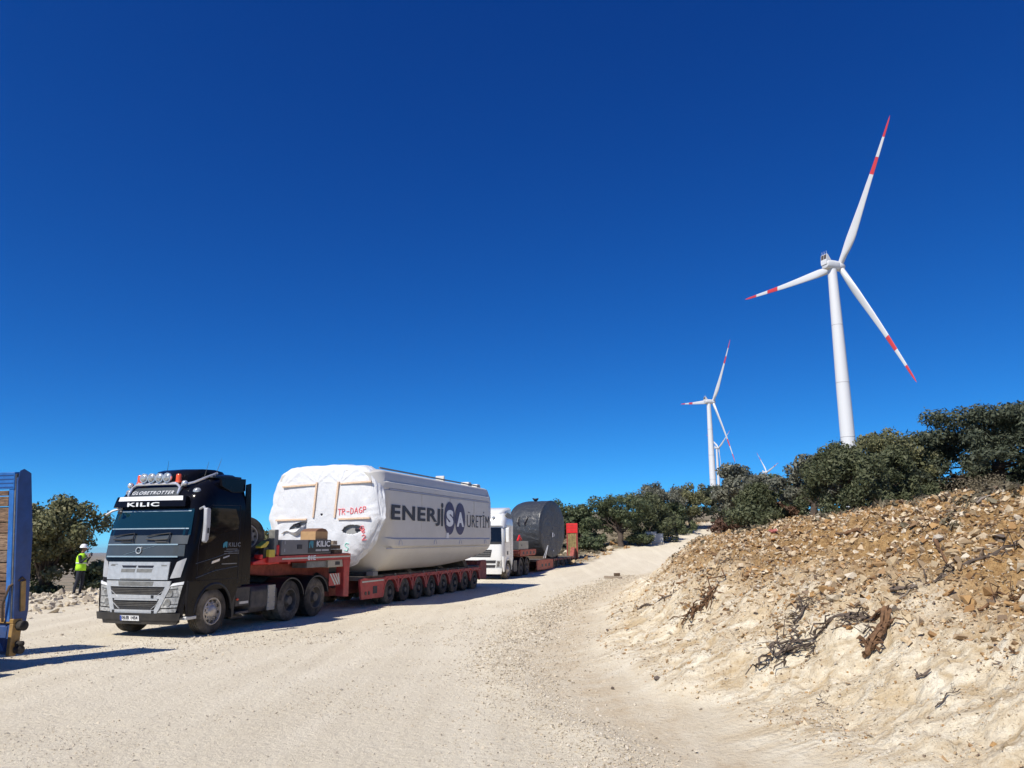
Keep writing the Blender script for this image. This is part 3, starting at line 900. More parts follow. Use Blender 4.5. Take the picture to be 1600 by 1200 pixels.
    for y in (.76, -.37):
        l = MB()
        l.lathe([(.085, 0), (.09, .03), (.07, .04), (.066, .19), (.05, .215), (.001, .22)], 16, 'z', (.80, y, 3.49))
        l.build('beacon', MATS['lens_orange'], root)
    for y, z, x in ((.96, 3.45, .72), (-.62, 3.47, .72)):
        MB().ball((x, y, z), .075, 12, 8).build('marker_lamp', MATS['chrome'], root)
    for sg_ in (1, -1):
        y = sg_*.99
        l = MB()
        x = cs.front(y, 3.27)+.03
        l.ball((x+.05, y-(.0 if sg_ > 0 else -.03), 3.27), .13, 12, 8, sx=.7, sy=.85, sz=.75)
        l.build('corner_lamp', MATS['lamp_glass'], root)
    for i, (x, y, h) in enumerate(((1.2, .35, .42), (1.15, -.82, .36), (1.3, -1.0, .45))):
        MB().tube([(x, y, 3.66), (x+.03+.06*i, y-.02*i, 3.66+h)], [.008, .003], 5).build('antenna', bl, root)
    # lamps
    for sg_ in (-1, 1):
        Y = lambda y: sg_*y
        a, b_, c, d = (Y(.66), .66), (Y(1.06), .68), (Y(1.13), 1.15), (Y(.85), 1.12)
        h = P(a, b_, c, d, off=.02, thick=.03, nu=6, nv=5).build('headlight', MATS['lamp_glass'], root)
        P((Y(.86), 1.13), (Y(1.14), 1.17), (Y(1.15), 1.235), (Y(.93), 1.195), off=.028, thick=.03, nu=4, nv=1).build('running_light', MATS['letter_white'], h)
        for (yy, zz) in ((.88, .98), (.84, .78)):
            MB().lathe([(.08, -.012), (.075, -.022), (.04, -.012), (.001, -.008)], 18, 'x', (cs.front(yy, zz)-.012, Y(yy), zz)).build('reflector', MATS['grey_steel'], h)
        for zz in (.72, .88, 1.05):
            P((Y(.70+.28*(zz-.66)), zz), (Y(1.06), zz+.02), (Y(1.06), zz+.035), (Y(.70+.28*(zz-.66)), zz+.015), off=.024, thick=.01, nu=4, nv=1).build('bezel', MATS['black_plastic'], h)
        f = P((Y(.60), .555), (Y(1.04), .575), (Y(1.06), .655), (Y(.68), .635), off=.03, thick=.03, nu=4, nv=1).build('fog_lamp', MATS['lamp_glass'], root)
        P((Y(.84), 1.30), (Y(1.08), 1.33), (Y(1.15), 1.75), (Y(.97), 1.66), off=.02, thick=.03, nu=4, nv=3).build('corner_plate', MATS['grey_plate'], root, bevel=.01)
    # mirrors
    mi = MB()
    mi.tube([(.62, -1.20, 2.86), (.52, -1.38, 2.90), (.50, -1.44, 2.84), (.52, -1.47, 2.62)], .028, 8)
    mi.build('mirror_arm', MATS['alu'], root)
    mir = MB()
    mir.prism([(.46, 2.84), (.48, 2.88), (.60, 2.86), (.62, 2.5), (.59, 2.16), (.52, 2.08), (.46, 2.12), (.48, 2.5)], -1.52, -1.42)
    mo = mir.build('mirror', MATS['grey_plate'], root, bevel=.02)
    MB().box(.52, .57, -1.526, -1.521, 2.30, 2.42).build('mirror_badge', bl, mo)
    MB().tube([(.54, .98, 2.90), (.42, 1.14, 2.84), (.36, 1.27, 2.74)], .028, 8).build('mirror_arm', MATS['alu'], root)
    MB().tube([(.45, .9, 2.83), (.36, .86, 2.80)], .02, 6).ball((.36, .86, 2.80), .045, 10, 6, sx=.6, sy=1.6).build('front_mirror', bl, root)
    # side of the cab
    wp = [(.66, 2.02), (.98, 2.10), (1.35, 2.30), (2.0, 2.42), (2.02, 2.60), (1.86, 2.90), (1.0, 2.90), (.80, 2.72)]
    for y0, y1 in ((-1.248, -1.225), (1.225, 1.248)):
        dw = MB().prism(wp, y0, y1).build('side_window', MATS['side_glass'], root)
    for sg_ in (-1, 1):
        y = sg_*1.243
        def strip(name, pts, mat, r=.006):
            MB().tube([(p[0], y, p[1]) for p in pts], r, 6).build(name, mat, root)
        strip('door_seam', [(.62, 1.30), (.60, 2.0), (.72, 2.6), (.95, 2.96), (2.04, 2.99), (2.08, 1.9), (2.10, 1.12)], MATS['letter_black'])
        strip('body_crease', [(.55, 1.62), (1.2, 1.74), (2.05, 1.92)], MATS['satin_grey'], .01)
        strip('body_crease', [(.58, 1.30), (1.2, 1.44), (2.05, 1.52)], MATS['satin_grey'], .012)
        MB().box(1.45, 2.0, y-.02, y+.02, 1.575, 1.60).build('door_handle', MATS['grey_steel'], root)
    MB().prism([(1.08, 1.60), (1.36, 1.66), (1.38, 1.72), (1.10, 1.66)], -1.252, -1.24).build('power_badge', MATS['chrome'], root)
    MB().prism([(1.50, 1.71), (1.72, 1.76), (1.72, 1.79), (1.50, 1.745)], -1.251, -1.24).build('model_badge', MATS['grey_plate'], root)
    link('door_lettering', text_mesh('KILIC', .46, .10, bold=.02, spacing=1.2), MATS['letter_grey'], root, loc=(1.66, -1.249, 1.99), rot=SIDE_ROT)
    lg = MB(); lg.prism([(1.46, 1.97), (1.52, 1.97), (1.52, 2.03), (1.57, 1.97), (1.61, 1.97), (1.61, 2.11), (1.55, 2.11), (1.50, 2.09), (1.46, 2.06)], -1.252, -1.245)
    lg.build('door_logo', MATS['letter_teal'], root)
    for k, (w_, z_) in enumerate(((.42, 1.925), (.56, 1.875), (.56, 1.825))):
        x_ = 1.52+(.07 if k == 0 else 0)
        MB().box(x_, x_+w_, -1.25, -1.243, z_, z_+.014).build('door_small_print', MATS['letter_grey'], root)
    # side extender behind the cab
    for y0, y1 in ((-1.243, -1.20), (1.20, 1.243)):
        MB().prism([(2.24, 1.06), (2.60, 1.06), (2.56, 2.2), (2.46, 3.03), (2.42, 3.56), (2.24, 3.52)], y0, y1).build('side_extender', bp, root, bevel=.01)
    for y0, y1 in ((-1.19, -1.12), (1.12, 1.19)):
        MB().prism([(1.35, 3.42), (1.75, 3.30), (2.15, 3.32), (2.26, 3.36), (2.26, 3.66), (1.3, 3.62)], y0, y1).build('roof_fairing', bp, root, bevel=.01)
    # steps and lower side
    for sgn in (-1, 1):
        y0, y1 = sorted((sgn*1.25, sgn*1.0))
        MB().box(.36, .70, y0, y1, .40, .47).build('step', MATS['alu'], root, bevel=.01)
    for sgn in (-1, 1):
        y0, y1 = sorted((sgn*1.24, sgn*.92))
        MB().prism([(1.95, .32), (2.02, .32), (2.06, .98), (1.90, 1.05)], y0, y1).build('mud_flap', bl, root)
    # chassis
    ch = MB()
    for y in (-.42, .42): ch.box(.6, 6.7, y-.05, y+.05, .72, 1.0)
    ch.box(.7, 2.4, -.6, .6, .55, 1.05)
    for x in (2.6, 3.6, 5.1, 6.5): ch.box(x-.06, x+.06, -.42, .42, .74, .95)
    ch.box(4.4, 6.0, -.5, .5, 1.0, 1.12)
    for x in (4.45, 5.75): ch.tube([(x, -1.0, .53), (x, 1.0, .53)], .11, 10).ball((x, 0, .53), .25, 12, 8)
    ch.tube([(1.26, -1.0, .5), (1.26, 1.0, .5)], .07, 8)
    ch.build('chassis', MATS['dark_chassis'], root, bevel=.008)
    for sgn in (-1, 1):
        tk = MB()
        y0, y1 = sorted((sgn*1.22, sgn*.62))
        c = .12
        ring = [(y0+c, .34), (y1-c, .34), (y1, .34+c), (y1, 1.0-c), (y1-c, 1.0), (y0+c, 1.0), (y0, 1.0-c), (y0, .34+c)]
        tk.prism_x(ring, 2.72, 3.85)
        t_ = tk.build('fuel_tank', MATS['dark_chassis'], root, bevel=.03)
        sp = MB()
        ys = sgn*1.235
        sp.box(3.40, 3.72, min(ys, ys-sgn*.03), max(ys, ys-sgn*.03), .36, .99)
        for z in (.42, .55, .68, .81, .94):
            for x in (3.43, 3.69):
                sp.ball((x, ys, z), .018, 8, 4, mi=1)
        sp.build('studded_strap', [MATS['cream_box'], MATS['chrome']], t_)
        bx = MB()
        y0, y1 = sorted((sgn*1.2, sgn*.7))
        bx.box(2.12, 2.68, y0, y1, .55, 1.0)
        bx.box(2.15, 2.66, y0-.01 if sgn < 0 else y0, y1+.01 if sgn > 0 else y1, .36, .42)
        bx.tube([(2.2, sgn*1.0, .30), (2.65, sgn*1.0, .28)], .05, 8)
        bx.build('battery_box', MATS['dark_chassis'], root, bevel=.012)
        MB().box(2.25, 2.60, sgn*1.215-.012, sgn*1.215+.012, .60, .66).build('box_handle', MATS['alu'], root)
        MB().ball((2.16, sgn*1.225, .72), .035, 8, 6).build('side_marker', MATS['lens_orange'], root)
    # rear mudguards
    for sgn in (-1, 1):
        for x in (4.45, 5.75):
            g_ = MB()
            y0, y1 = sorted((sgn*1.26, sgn*.62))
            a = np.linspace(math.pi*.94, math.pi*.06, 16)
            outer = [(x+.64*math.cos(t), .54+.60*math.sin(t)) for t in a]
            inner = [(x+.60*math.cos(t), .54+.565*math.sin(t)) for t in a[::-1]]
            g_.prism(outer+inner, y0, y1)
            g_.build('mudguard', MATS['black_plastic'], root)
    fw = MB()
    fw.lathe([(.001, 0), (.45, 0), (.47, .04), (.45, .08), (.001, .08)], 24, 'z', (5.0, 0, 1.14))
    fw.box(4.6, 5.4, -.4, .4, 1.02, 1.16)
    fw.build('fifth_wheel', MATS['dark_chassis'], root)
    for y in (-1.22, 1.22):
        add_wheel(root, 1.28, y, .515, .33, steer=True)
        add_wheel(root, 4.45, y, .53, .28, twin=True)
        add_wheel(root, 5.75, y, .53, .28, twin=True)
    # hoses and air lines behind the cab
    for k in range(3):
        y = -.35+k*.3
        MB().tube([(2.35, y, 1.9), (2.65, y+.05, 1.5), (3.0, y, 1.45), (3.3, y+.02, 1.55)], .02, 6).build('air_hose', bl, root)
    MB().tube([(2.50, .75, 1.0), (2.50, .75, 3.2)], .07, 10).build('exhaust_stack', MATS['dark_chassis'], root)
    return root
lead_tractor()
# ------------------------------------------------------------------ lowbed trailer under the turbine nacelle
def lowbed_trailer():
    root = empty('lowbed_trailer', (OX, OY, OZ), (0, -R(.857), math.atan2(AY, AX)))
    tag(root, 'red eight-axle lowbed trailer carrying the large white wind turbine housing', 'trailer', 'lowbed trailers')
    red, rr = MATS['red_paint'], MATS['red_rusty']
    nk = MB()
    nk.prism([(3.0, 1.30), (4.4, 1.17), (5.6, 1.17), (6.9, 1.05), (7.45, .78), (7.45, 1.50), (3.0, 1.50)], -.62, .62)
    neck = nk.build('gooseneck', rr, root, bevel=.02)
    for sgn in (-1, 1):
        y0, y1 = sorted((sgn*1.27, sgn*1.17))
        MB().box(3.30, 7.62, y0, y1, 1.56, 1.73).build('side_rail', red, neck, bevel=.012)
    for k, x in enumerate((3.5, 4.4, 5.3, 6.2, 7.1)):
        MB().box(x-.06, x+.06, -1.17, 1.17, 1.50, 1.60).build('cross_beam', red, neck)
    MB().box(3.86, 7.60, -1.20, 1.20, 1.71, 1.745).build('neck_deck', MATS['deck_dark'], neck)
    # front end of the neck with lashing gear, sunlight put in as brighter red
    MB().prism([(2.75, 1.52), (3.9, 1.52), (3.9, 1.70), (3.3, 1.70), (2.75, 1.60)], -1.2, 1.2).build('neck_tip', MATS['bright_red'], root, bevel=.02)
    for x, w_, h_ in ((3.0, .12, .12), (3.32, .10, .17), (3.72, .12, .36)):
        MB().box(x, x+w_, -1.22, -1.02, 1.66, 1.66+h_).build('lashing_block', MATS['bright_red'], root, bevel=.02)
    st = MB()
    st.box(3.9, 7.55, -1.276, -1.272, 1.625, 1.665)
    st.build('reflective_strip', MATS['vest_stripe'], root)
    link('rail_number', text_mesh('81E', .42, .13, bold=.03), MATS['letter_white'], root, loc=(5.15, -1.278, 1.58), rot=SIDE_ROT)
    MB().box(6.35, 7.55, -1.276, -1.2725, 1.67, 1.715).build('chevron_strip', MATS['orange_red'], root)
    # tool box on the neck
    tb = MB().box(3.86, 6.42, -1.26, 1.0, 1.75, 2.15).build('tool_box', MATS['box_grey'], root, bevel=.015)
    MB().box(5.17, 6.40, -1.268, -1.262, 1.78, 2.14).build('name_board', MATS['black_plastic'], tb)
    link('board_lettering', text_mesh('KILIC', .74, .17, bold=.025), MATS['letter_white'], tb, loc=(5.60, -1.271, 1.95), rot=SIDE_ROT)
    for x_, w_ in ((5.56, .30), (5.90, .38)):       # a line of print too small to read
        MB().box(x_, x_+w_, -1.2725, -1.2675, 1.825, 1.88).build('small_print', MATS['grey_plate'], tb)
    lg = MB()
    lg.prism([(5.20, 1.92), (5.26, 1.92), (5.26, 2.05), (5.36, 1.92), (5.42, 1.92), (5.42, 2.12), (5.36, 2.12), (5.27, 2.12), (5.20, 2.06)], -1.272, -1.268)
    lg.build('board_logo', MATS['letter_teal'], tb)
    MB().box(4.62, 4.84, -1.275, -1.262, 1.90, 2.02).build('latch', MATS['letter_black'], tb)
    for z in (1.83, 2.03): MB().box(3.99, 4.02, -1.27, -1.262, z, z+.08).build('hinge', MATS['grey_plate'], tb)
    MB().box(3.62, 3.80, -1.20, -1.0, 1.76, 2.42).build('stake_post', MATS['grey_steel'], root, bevel=.02)
    # pale locker under the rail, chevron plate, post
    lk = MB().box(6.33, 7.42, -1.24, -.7, 1.34, 1.555).build('locker', MATS['cream_box'], root, bevel=.012)
    MB().box(6.75, 7.0, -1.25, -1.238, 1.40, 1.50).build('latch', MATS['letter_black'], lk)
    MB().box(5.25, 6.3, -1.2, -.7, 1.36, 1.55).build('locker', MATS['grey_steel'], root, bevel=.012)
    cp = MB().box(6.40, 7.05, -1.255, -1.235, .80, 1.16).build('chevron_plate', MATS['red_paint'], root)
    for k in range(4):
        x = 6.42+k*.15
        MB().prism([(x, 1.15), (x+.07, 1.15), (min(x+.38, 7.04), .83), (min(x+.30, 7.0), .82)], -1.259, -1.2555).build('chevron_stripe', MATS['vest_stripe'], cp)
    for sgn in (-1, 1):
        y0, y1 = sorted((sgn*1.28, sgn*1.0))
        MB().prism([(7.22, .46), (7.55, .42), (7.55, 1.30), (7.62, 1.56), (7.15, 1.56), (7.22, 1.3)], y0, y1).build('neck_post', red, root, bevel=.015)
    for k, y in enumerate((-.75, .75)):
        MB().tube([(6.5, y, 1.1), (7.5, y, .75)], .09, 12).tube([(7.4, y, .78), (8.1, y, .62)], .05, 10).build('hydraulic_ram', MATS['dark_chassis'], root)
    # deck
    dk = MB()
    dk.box(7.5, 20.0, -.62, .62, .42, .86)
    spine = dk.build('spine_beam', rr, root, bevel=.02)
    MB().box(8.12, 20.0, -1.30, 1.30, .86, .985).build('deck', MATS['deck_dark'], root, bevel=.01)
    for sgn in (-1, 1):
        yo, yi = sgn*1.385, sgn*1.30
        y0, y1 = sorted((yo, yi))
        f = MB().prism([(8.22, .28), (9.72, .26), (9.80, .45), (9.84, .80), (9.84, .90), (8.10, .92), (8.10, .78)], y0, y1).build('front_side_box', red, root, bevel=.012)
        ys = sorted((yo+sgn*.006, yo-sgn*.01))
        MB().box(8.20, 9.70, *sorted((yo+sgn*.004, yo)), .80, .845).build('reflective_strip', MATS['vest_stripe'], f)
        MB().box(8.95, 9.25, *ys, .42, .66).build('recess', MATS['letter_black'], f)
        for x in (8.45, 8.68):
            MB().tube([(x, yo, .46), (x, yo+sgn*.02, .46)], .06, 14).build('port', MATS['dark_chassis'], f)
        for x0, x1, z in ((9.32, 9.62, .62), (9.32, 9.62, .46), (8.40, 8.80, .66)):
            MB().box(x0, x1, *ys, z, z+.05).build('rib', red, f)
        # edge beam and wheel arches between the axles
        MB().box(9.85, 19.35, y0, y1, .80, .93).build('edge_beam', red, root, bevel=.01)
        for k in range(8):
            xc = 10.25+k*1.2
            a = np.linspace(math.pi*.93, math.pi*.07, 12)
            outer = [(xc+.56*math.cos(t), .40+.52*math.sin(t)) for t in a]
            inner = [(xc+.50*math.cos(t), .40+.455*math.sin(t)) for t in a[::-1]]
            MB().prism(outer+inner, *sorted((sgn*1.40, sgn*.85))).build('mudguard', red, root)
            xm = xc+.6
            MB().prism([(xm-.075, .80), (xm-.05, .42), (xm+.02, .36), (xm+.06, .44), (xm+.075, .80)], *sorted((sgn*1.392, sgn*1.30))).build('bracket', red, root, bevel=.008)
            MB().ball((xm, sgn*1.395, .86), .035, 8, 6).build('side_marker', MATS['lens_orange'], root)
            MB().lathe([(.05, -.02), (.05, .02), (.03, .02), (.03, -.02)], 12, 'y', (xm-.3, sgn*1.40, .96), close=True).build('lashing_ring', MATS['grey_steel'], root)
    for k in range(8):
        xc = 10.25+k*1.2
        ax = MB().tube([(xc, -1.0, .42), (xc, 1.0, .42)], .08, 8)
        ax.build('axle', MATS['dark_chassis'], root)
        for y in (-1.36, 1.36):
            add_wheel(root, xc, y, .405, .24, twin=True)
    # tail
    tl = MB()
    tl.prism([(19.3, .42), (20.25, .36), (20.25, 1.06), (20.15, 1.22), (19.5, 1.22), (19.3, .98)], -1.36, -1.18)
    tl.build('tail_side', rr, root, bevel=.015)
    MB().prism([(19.3, .42), (20.25, .36), (20.25, 1.06), (20.15, 1.22), (19.5, 1.22), (19.3, .98)], 1.18, 1.36).build('tail_side', rr, root, bevel=.015)
    MB().box(20.0, 20.2, -1.18, 1.18, .5, 1.2).build('tail_beam', rr, root, bevel=.015)
    # cradles the load rests on
    for k, x in enumerate((9.2, 12.2, 15.2, 17.9)):
        MB().prism_x([(-1.25, .99), (1.25, .99), (1.1, 1.10 if x < 17 else 1.30), (-1.1, 1.10 if x < 17 else 1.30)], x-.2, x+.2).build('cradle', MATS['deck_dark'], root, bevel=.01)
    return root
lowbed_trailer()

# things lying on the neck of the lead trailer
def local(x, y, z):
    """point in the lead truck's own frame -> world"""
    return Matrix.Translation((OX, OY, OZ)) @ Euler((0, -R(.857), math.atan2(AY, AX))).to_matrix().to_4x4() @ Vector((x, y, z))
ROT_T = (0, -R(.857), math.atan2(AY, AX))

def neck_things():
    e = empty('spare_wheel', local(3.22, -.62, 2.24), ROT_T)
    tag(e, 'spare truck wheel standing upright behind the black cab', 'spare wheel')
    tm, rm = wheel_meshes(.515, .33, False, True)
    e2 = empty('wheel', (0, 0, 0), (0, 0, R(-28)), e)
    link('tyre', tm, None, e2); link('rim', rm, None, e2)
    MB().box(-.3, .3, -.1, .45, -.60, -.50).build('stand', MATS['dark_chassis'], e)
    b = MB()
    b.box(-.34, .34, -.25, .25, 0, .24)
    cb = b.build('cardboard_box', MATS['cardboard'], None, loc=local(6.0, -.93, 2.15), rot=ROT_T)
    tag(cb, 'open brown cardboard box on the grey tool box', 'box')
    fl = MB().prism([(-.34, .24), (.34, .24), (.22, .31), (.02, .335), (-.2, .30)], -.25, .25).build('flap', MATS['cardboard_dark'], cb)
    t = empty('chock', local(3.25, -1.1, 1.86), ROT_T)
    tag(t, 'yellow plastic wheel chock behind the black cab', 'wheel chock')
    MB().prism([(-.20, .08), (.03, .10), (.14, .20), (.14, .25), (.06, .26), (-.20, .13)], -.09, .09).build('wedge', MATS['yellow_plastic'], t, bevel=.01)
    MB().box(-.06, .14, -.08, .08, -.19, .09).build('bracket', MATS['black_plastic'], t)
    y2 = MB().box(-.12, .14, -.14, .10, -.10, .10).build('yellow_box', MATS['yellow_plastic'], None, bevel=.015, loc=local(3.42, -1.14, 1.80), rot=ROT_T)
    tag(y2, 'small yellow box on the red neck tip below the chock', 'box')
    for i, (x, y, z, l, a, lab) in enumerate(((6.95, -1.0, 1.80, .62, 8, 'lower dark timber baulk at the rear of the trailer neck'), (6.90, -.95, 1.93, .50, -6, 'upper dark timber baulk at the rear of the trailer neck'), (6.82, -.95, 2.06, .42, 14, 'pale short plank on top of the timber baulks'))):
        o = MB().box(-l/2, l/2, -.2, .2, -.06, .06).build('timber_baulk', MATS['timber_dark'] if i < 2 else MATS['timber_grey'], None, bevel=.012, loc=local(x, y, z), rot=(0, -R(.857), math.atan2(AY, AX)+R(a)))
        tag(o, lab, 'timber', 'timber on the trailer neck')
neck_things()

# ------------------------------------------------------------------ the nacelle
NAC = [(0, 1.10), (1.15, 1.10), (1.45, 1.16), (1.72, 1.34), (1.93, 1.62), (2.00, 1.78), (2.015, 1.86), (2.08, 1.89), (2.12, 1.94), (2.125, 2.16), (2.09, 2.195), (2.075, 2.21), (2.07, 2.7), (2.065, 3.2), (2.06, 3.74), (2.02, 3.765), (2.02, 3.795), (2.055, 3.82), (2.05, 4.00), (1.94, 4.06), (1.925, 4.28), (1.88, 4.36), (1.74, 4.42), (.8, 4.52), (0, 4.55)]
def nac_section(x):
    """half section at x: list of (y,z)"""
    out = []
    fr_u = float(np.interp(x, [7.95, 8.02, 8.15, 8.35, 8.55], [.84, .88, .93, .975, 1.0]))
    fr_l = float(np.interp(x, [7.95, 8.15, 8.4, 8.7, 8.95], [.72, .80, .89, .965, 1.0]))
    re = float(np.interp(x, [18.6, 18.8, 18.84, 18.86], [1.0, .998, .985, .96]))
    lift = float(np.interp(x, [7.95, 8.2, 8.5, 8.95, 14.5, 17.0, 18.86], [.42, .30, .16, 0, 0, .12, .36]))
    det = float(np.interp(x, [8.30, 8.55, 18.5, 18.7], [0, 1, 1, 0]))
    for y, z in NAC:
        if 1.86 < z < 2.21 and y > 1.9:
            y = y*det+(2.02+(z-1.86)*.16)*(1-det)
        if 3.74 < z < 4.3 and y > 1.8:
            y = y*det+float(np.interp(z, [3.74, 4.0, 4.26], [2.06, 2.03, 1.92]))*(1-det)
        if z < 1.9: z = z+lift*(1-(z-1.10)/.8)
        zc = 2.9
        f_ = min(max((z-2.2)/1.2, 0), 1)
        k = (fr_l*(1-f_)+fr_u*f_)*re
        out.append((y*k, zc+(z-zc)*(k*.5+.5)))
    return out

def nacelle_cargo():
    root = empty('nacelle', (OX, OY, OZ), ROT_T)
    tag(root, 'huge white wind turbine housing with its front wrapped in white sheeting', 'nacelle')
    xs = [7.97, 8.02, 8.08, 8.15, 8.25, 8.35, 8.45, 8.55, 8.6, 8.75, 8.95]+list(np.linspace(9.5, 18, 16))+[18.3, 18.5, 18.6, 18.7, 18.8, 18.84, 18.86]
    rings = []
    for x in xs:
        h = nac_section(x)
        bk = float(np.interp(x, [7.95, 8.3, 9.4], [1, .92, 0]))
        xo = lambda z: x+.34*bk*(1-min(max((z-2.0)/1.1, 0), 1))
        rings.append([(xo(z), -y, z) for y, z in h]+[(xo(z), y, z) for y, z in h[-2:0:-1]])
    MB().loft(rings).build('shell', MATS['nacelle_white'], root, smooth=30)
    # blue-grey lines along the visible sides
    for sgn in (-1, 1):
        y = sgn*2.03
        MB().box(8.62, 18.55, *sorted((sgn*2.00, sgn*2.034)), 1.845, 1.885).build('trim_shade_line', MATS['nacelle_trim'], root)
        MB().box(8.62, 18.55, *sorted((sgn*2.0, sgn*2.068)), 3.755, 3.80).build('trim_shade_line', MATS['nacelle_trim'], root)  # bluish shadow of the upper groove, painted as a strip
        for x in (9.4, 12.35, 14.9, 17.9):
            pts = [(x+.12*math.cos(a), sgn*2.128, 1.98+.16*math.sin(a)) for a in np.linspace(math.pi, 0, 9)]
            MB().tube(pts, .010, 5).build('lifting_loop', MATS['nacelle_trim'], root)
        for x in (9.55, 12.4, 15.0, 17.6):
            MB().box(x, x+.30, *sorted((sgn*2.035, sgn*2.060)), 3.86, 3.96).build('hatch', MATS['nacelle_white'], root, bevel=.006)
        MB().box(17.75, 17.78, *sorted((sgn*2.10, sgn*2.129)), 1.96, 2.15).build('seam', MATS['nacelle_trim'], root)
        # vertical shell joints
        for x in (11.2, 13.9, 16.6):
            MB().box(x, x+.012, *sorted((sgn*2.0, sgn*2.0745)), 2.22, 3.73).build('seam', MATS['nacelle_white'], root)
    # roof gear
    MB().tube([(8.7, -1.62, 4.50), (18.4, -1.62, 4.50)], .03, 6).build('roof_rail', MATS['nacelle_dark'], root)
    MB().tube([(8.7, 1.62, 4.50), (18.4, 1.62, 4.50)], .03, 6).build('roof_rail', MATS['nacelle_dark'], root)
    for x, l, h in ((14.3, .12, .22), (17.1, .45, .17), (18.2, .5, .15)):
        MB().prism([(x, 4.42), (x+l, 4.42), (x+l*.8, 4.44+h), (x+l*.1, 4.44+h)], -1.62, -1.25).build('roof_block', MATS['nacelle_white'], root, bevel=.02)
    # lettering on both flanks is the same; the near flank is the one in view
    Y0 = -2.085
    link('lettering', text_mesh('ENERJ', 4.12, .64, bold=.028, spacing=1.12), MATS['letter_black'], root, loc=(8.76, Y0, 2.64), rot=SIDE_ROT)
    MB().box(13.0, 13.17, Y0-.002, Y0+.002, 2.64, 3.30).build('lettering', MATS['letter_black'], root)
    MB().tube([(13.085, Y0-.002, 3.42), (13.085, Y0+.002, 3.42)], .095, 18).build('lettering', MATS['letter_black'], root)
    for cx in (13.84, 14.97):
        MB().add([(cx+.545*math.cos(a), Y0-.001, 2.955+.625*math.sin(a)) for a in np.linspace(0, 2*math.pi, 48, endpoint=False)]+[(cx+.545*math.cos(a), Y0+.004, 2.955+.625*math.sin(a)) for a in np.linspace(0, 2*math.pi, 48, endpoint=False)],
                 [tuple(range(48)), tuple(range(95, 47, -1))]+[(i, i+48, (i+1) % 48+48, (i+1) % 48) for i in range(48)]).build('roundel', MATS['letter_navy'], root, smooth=None)
    link('lettering', text_mesh('S', .72, .64, bold=.06), MATS['letter_white'], root, loc=(13.48, Y0-.006, 2.64), rot=SIDE_ROT)
    link('lettering', text_mesh('A', .78, .58, bold=.05), MATS['letter_white'], root, loc=(14.58, Y0-.006, 2.65), rot=SIDE_ROT)
    link('lettering', text_mesh('ÜRETİM', 2.76, .70, bold=-.012, spacing=1.05), MATS['letter_black'], root, loc=(15.76, Y0, 2.64), rot=SIDE_ROT)
    MB().box(13.5, 13.75, Y0-.004, Y0, 2.18, 2.40).build('sticker', MATS['letter_white'], root)
    MB().box(8.72, 9.05, -1.5, -1.25, .99, 1.13).build('foot', MATS['nacelle_dark'], root, bevel=.01)

    # --- the white sheeting over the front
    out = [(-90, .95, 1.40)]
    poly = [(0, 1.32), (.72, 1.33), (1.10, 1.50), (1.55, 1.95), (1.88, 2.45), (2.05, 2.82), (2.0, 3.1), (1.90, 3.7), (1.82, 4.02), (1.60, 4.34), (1.32, 4.50), (.6, 4.55), (0, 4.56)]
    full = [(-y, z) for y, z in poly]+[(y, z) for y, z in poly[-2:0:-1]]
    # resample the outline evenly
    P_ = np.array(full+[full[0]])
    seg = np.hypot(*np.diff(P_, axis=0).T); cum = np.concatenate([[0], np.cumsum(seg)])
    N = 300
    t = np.linspace(0, cum[-1], N, endpoint=False)
    oy, oz = np.interp(t, cum, P_[:, 0]), np.interp(t, cum, P_[:, 1])
    cy, cz = 0.0, 2.95
    rows = []
    rho = list(np.linspace(.02, .94, 54))+[.97, .99, 1.0]
    wrap = np.linspace(.02, 1.0, 22)
    rag = .15+.13*fbm(t*1.6, t*0+.5, oct=4, seed=5)
    top = sstep(3.5, 4.4, oz)
    rag = np.maximum(rag+.36*top-.02*sstep(3.0, 2.2, oz), .03)
    def sheet_x(yy, zz, r_):
        ang = np.arctan2(zz-cz, yy-cy)
        x = 8.0-.10*(1-r_**4)
        x = x+.06*np.maximum((r_-.9)/.1, 0)**2
        x = x+(.006+.018*r_**3)*fbm(yy*1.1+.3*zz, zz*1.0, oct=3, seed=8)
        x = x+.006*r_*np.sin(ang*31+5*vnoise(yy*1.5, zz*1.5, seed=12))*sstep(.55, .95, r_)
        low = sstep(2.9, 2.2, zz)
        x = x-(.004+.045*low)*np.abs(vnoise(yy*1.7+zz*.9, zz*.8-yy*.5, seed=14))-.010*np.abs(vnoise(yy*4.2-zz*2.4, zz*2.0+yy*1.1, seed=15))
        # tension folds fanning up from the upper corners of the boarded fields
        for (fy, fz) in ((.25, 3.95), (-.6, 3.95), (1.5, 3.9), (-1.75, 3.98)):
            dy_, dz_ = yy-fy, zz-fz
            a_ = np.arctan2(dz_, dy_); d_ = np.hypot(dy_, dz_)
            x = x-.022*np.exp(-(d_/.6)**2)*np.maximum(np.sin(a_*11), 0)*sstep(-.05, .2, dz_)*sstep(.02, .15, d_)
        return x
    for r_ in rho:
        yy, zz = cy+(oy-cy)*r_, cz+(oz-cz)*r_
        rows.append(np.stack([sheet_x(yy, zz, np.full(N, r_)), yy, zz], -1))
    ang_o = np.arctan2(oz-cz, oy-cy); so_ = np.argsort(ang_o)
    rad_o = np.hypot(oz-cz, oy-cy)
    def face_x(y, z):
        an = math.atan2(z-cz, y-cy)
        ro = float(np.interp(an, ang_o[so_], rad_o[so_], period=2*math.pi))
        return float(sheet_x(np.array([y]), np.array([z]), np.array([min(math.hypot(y-cy, z-cz)/ro, 1)]))[0])
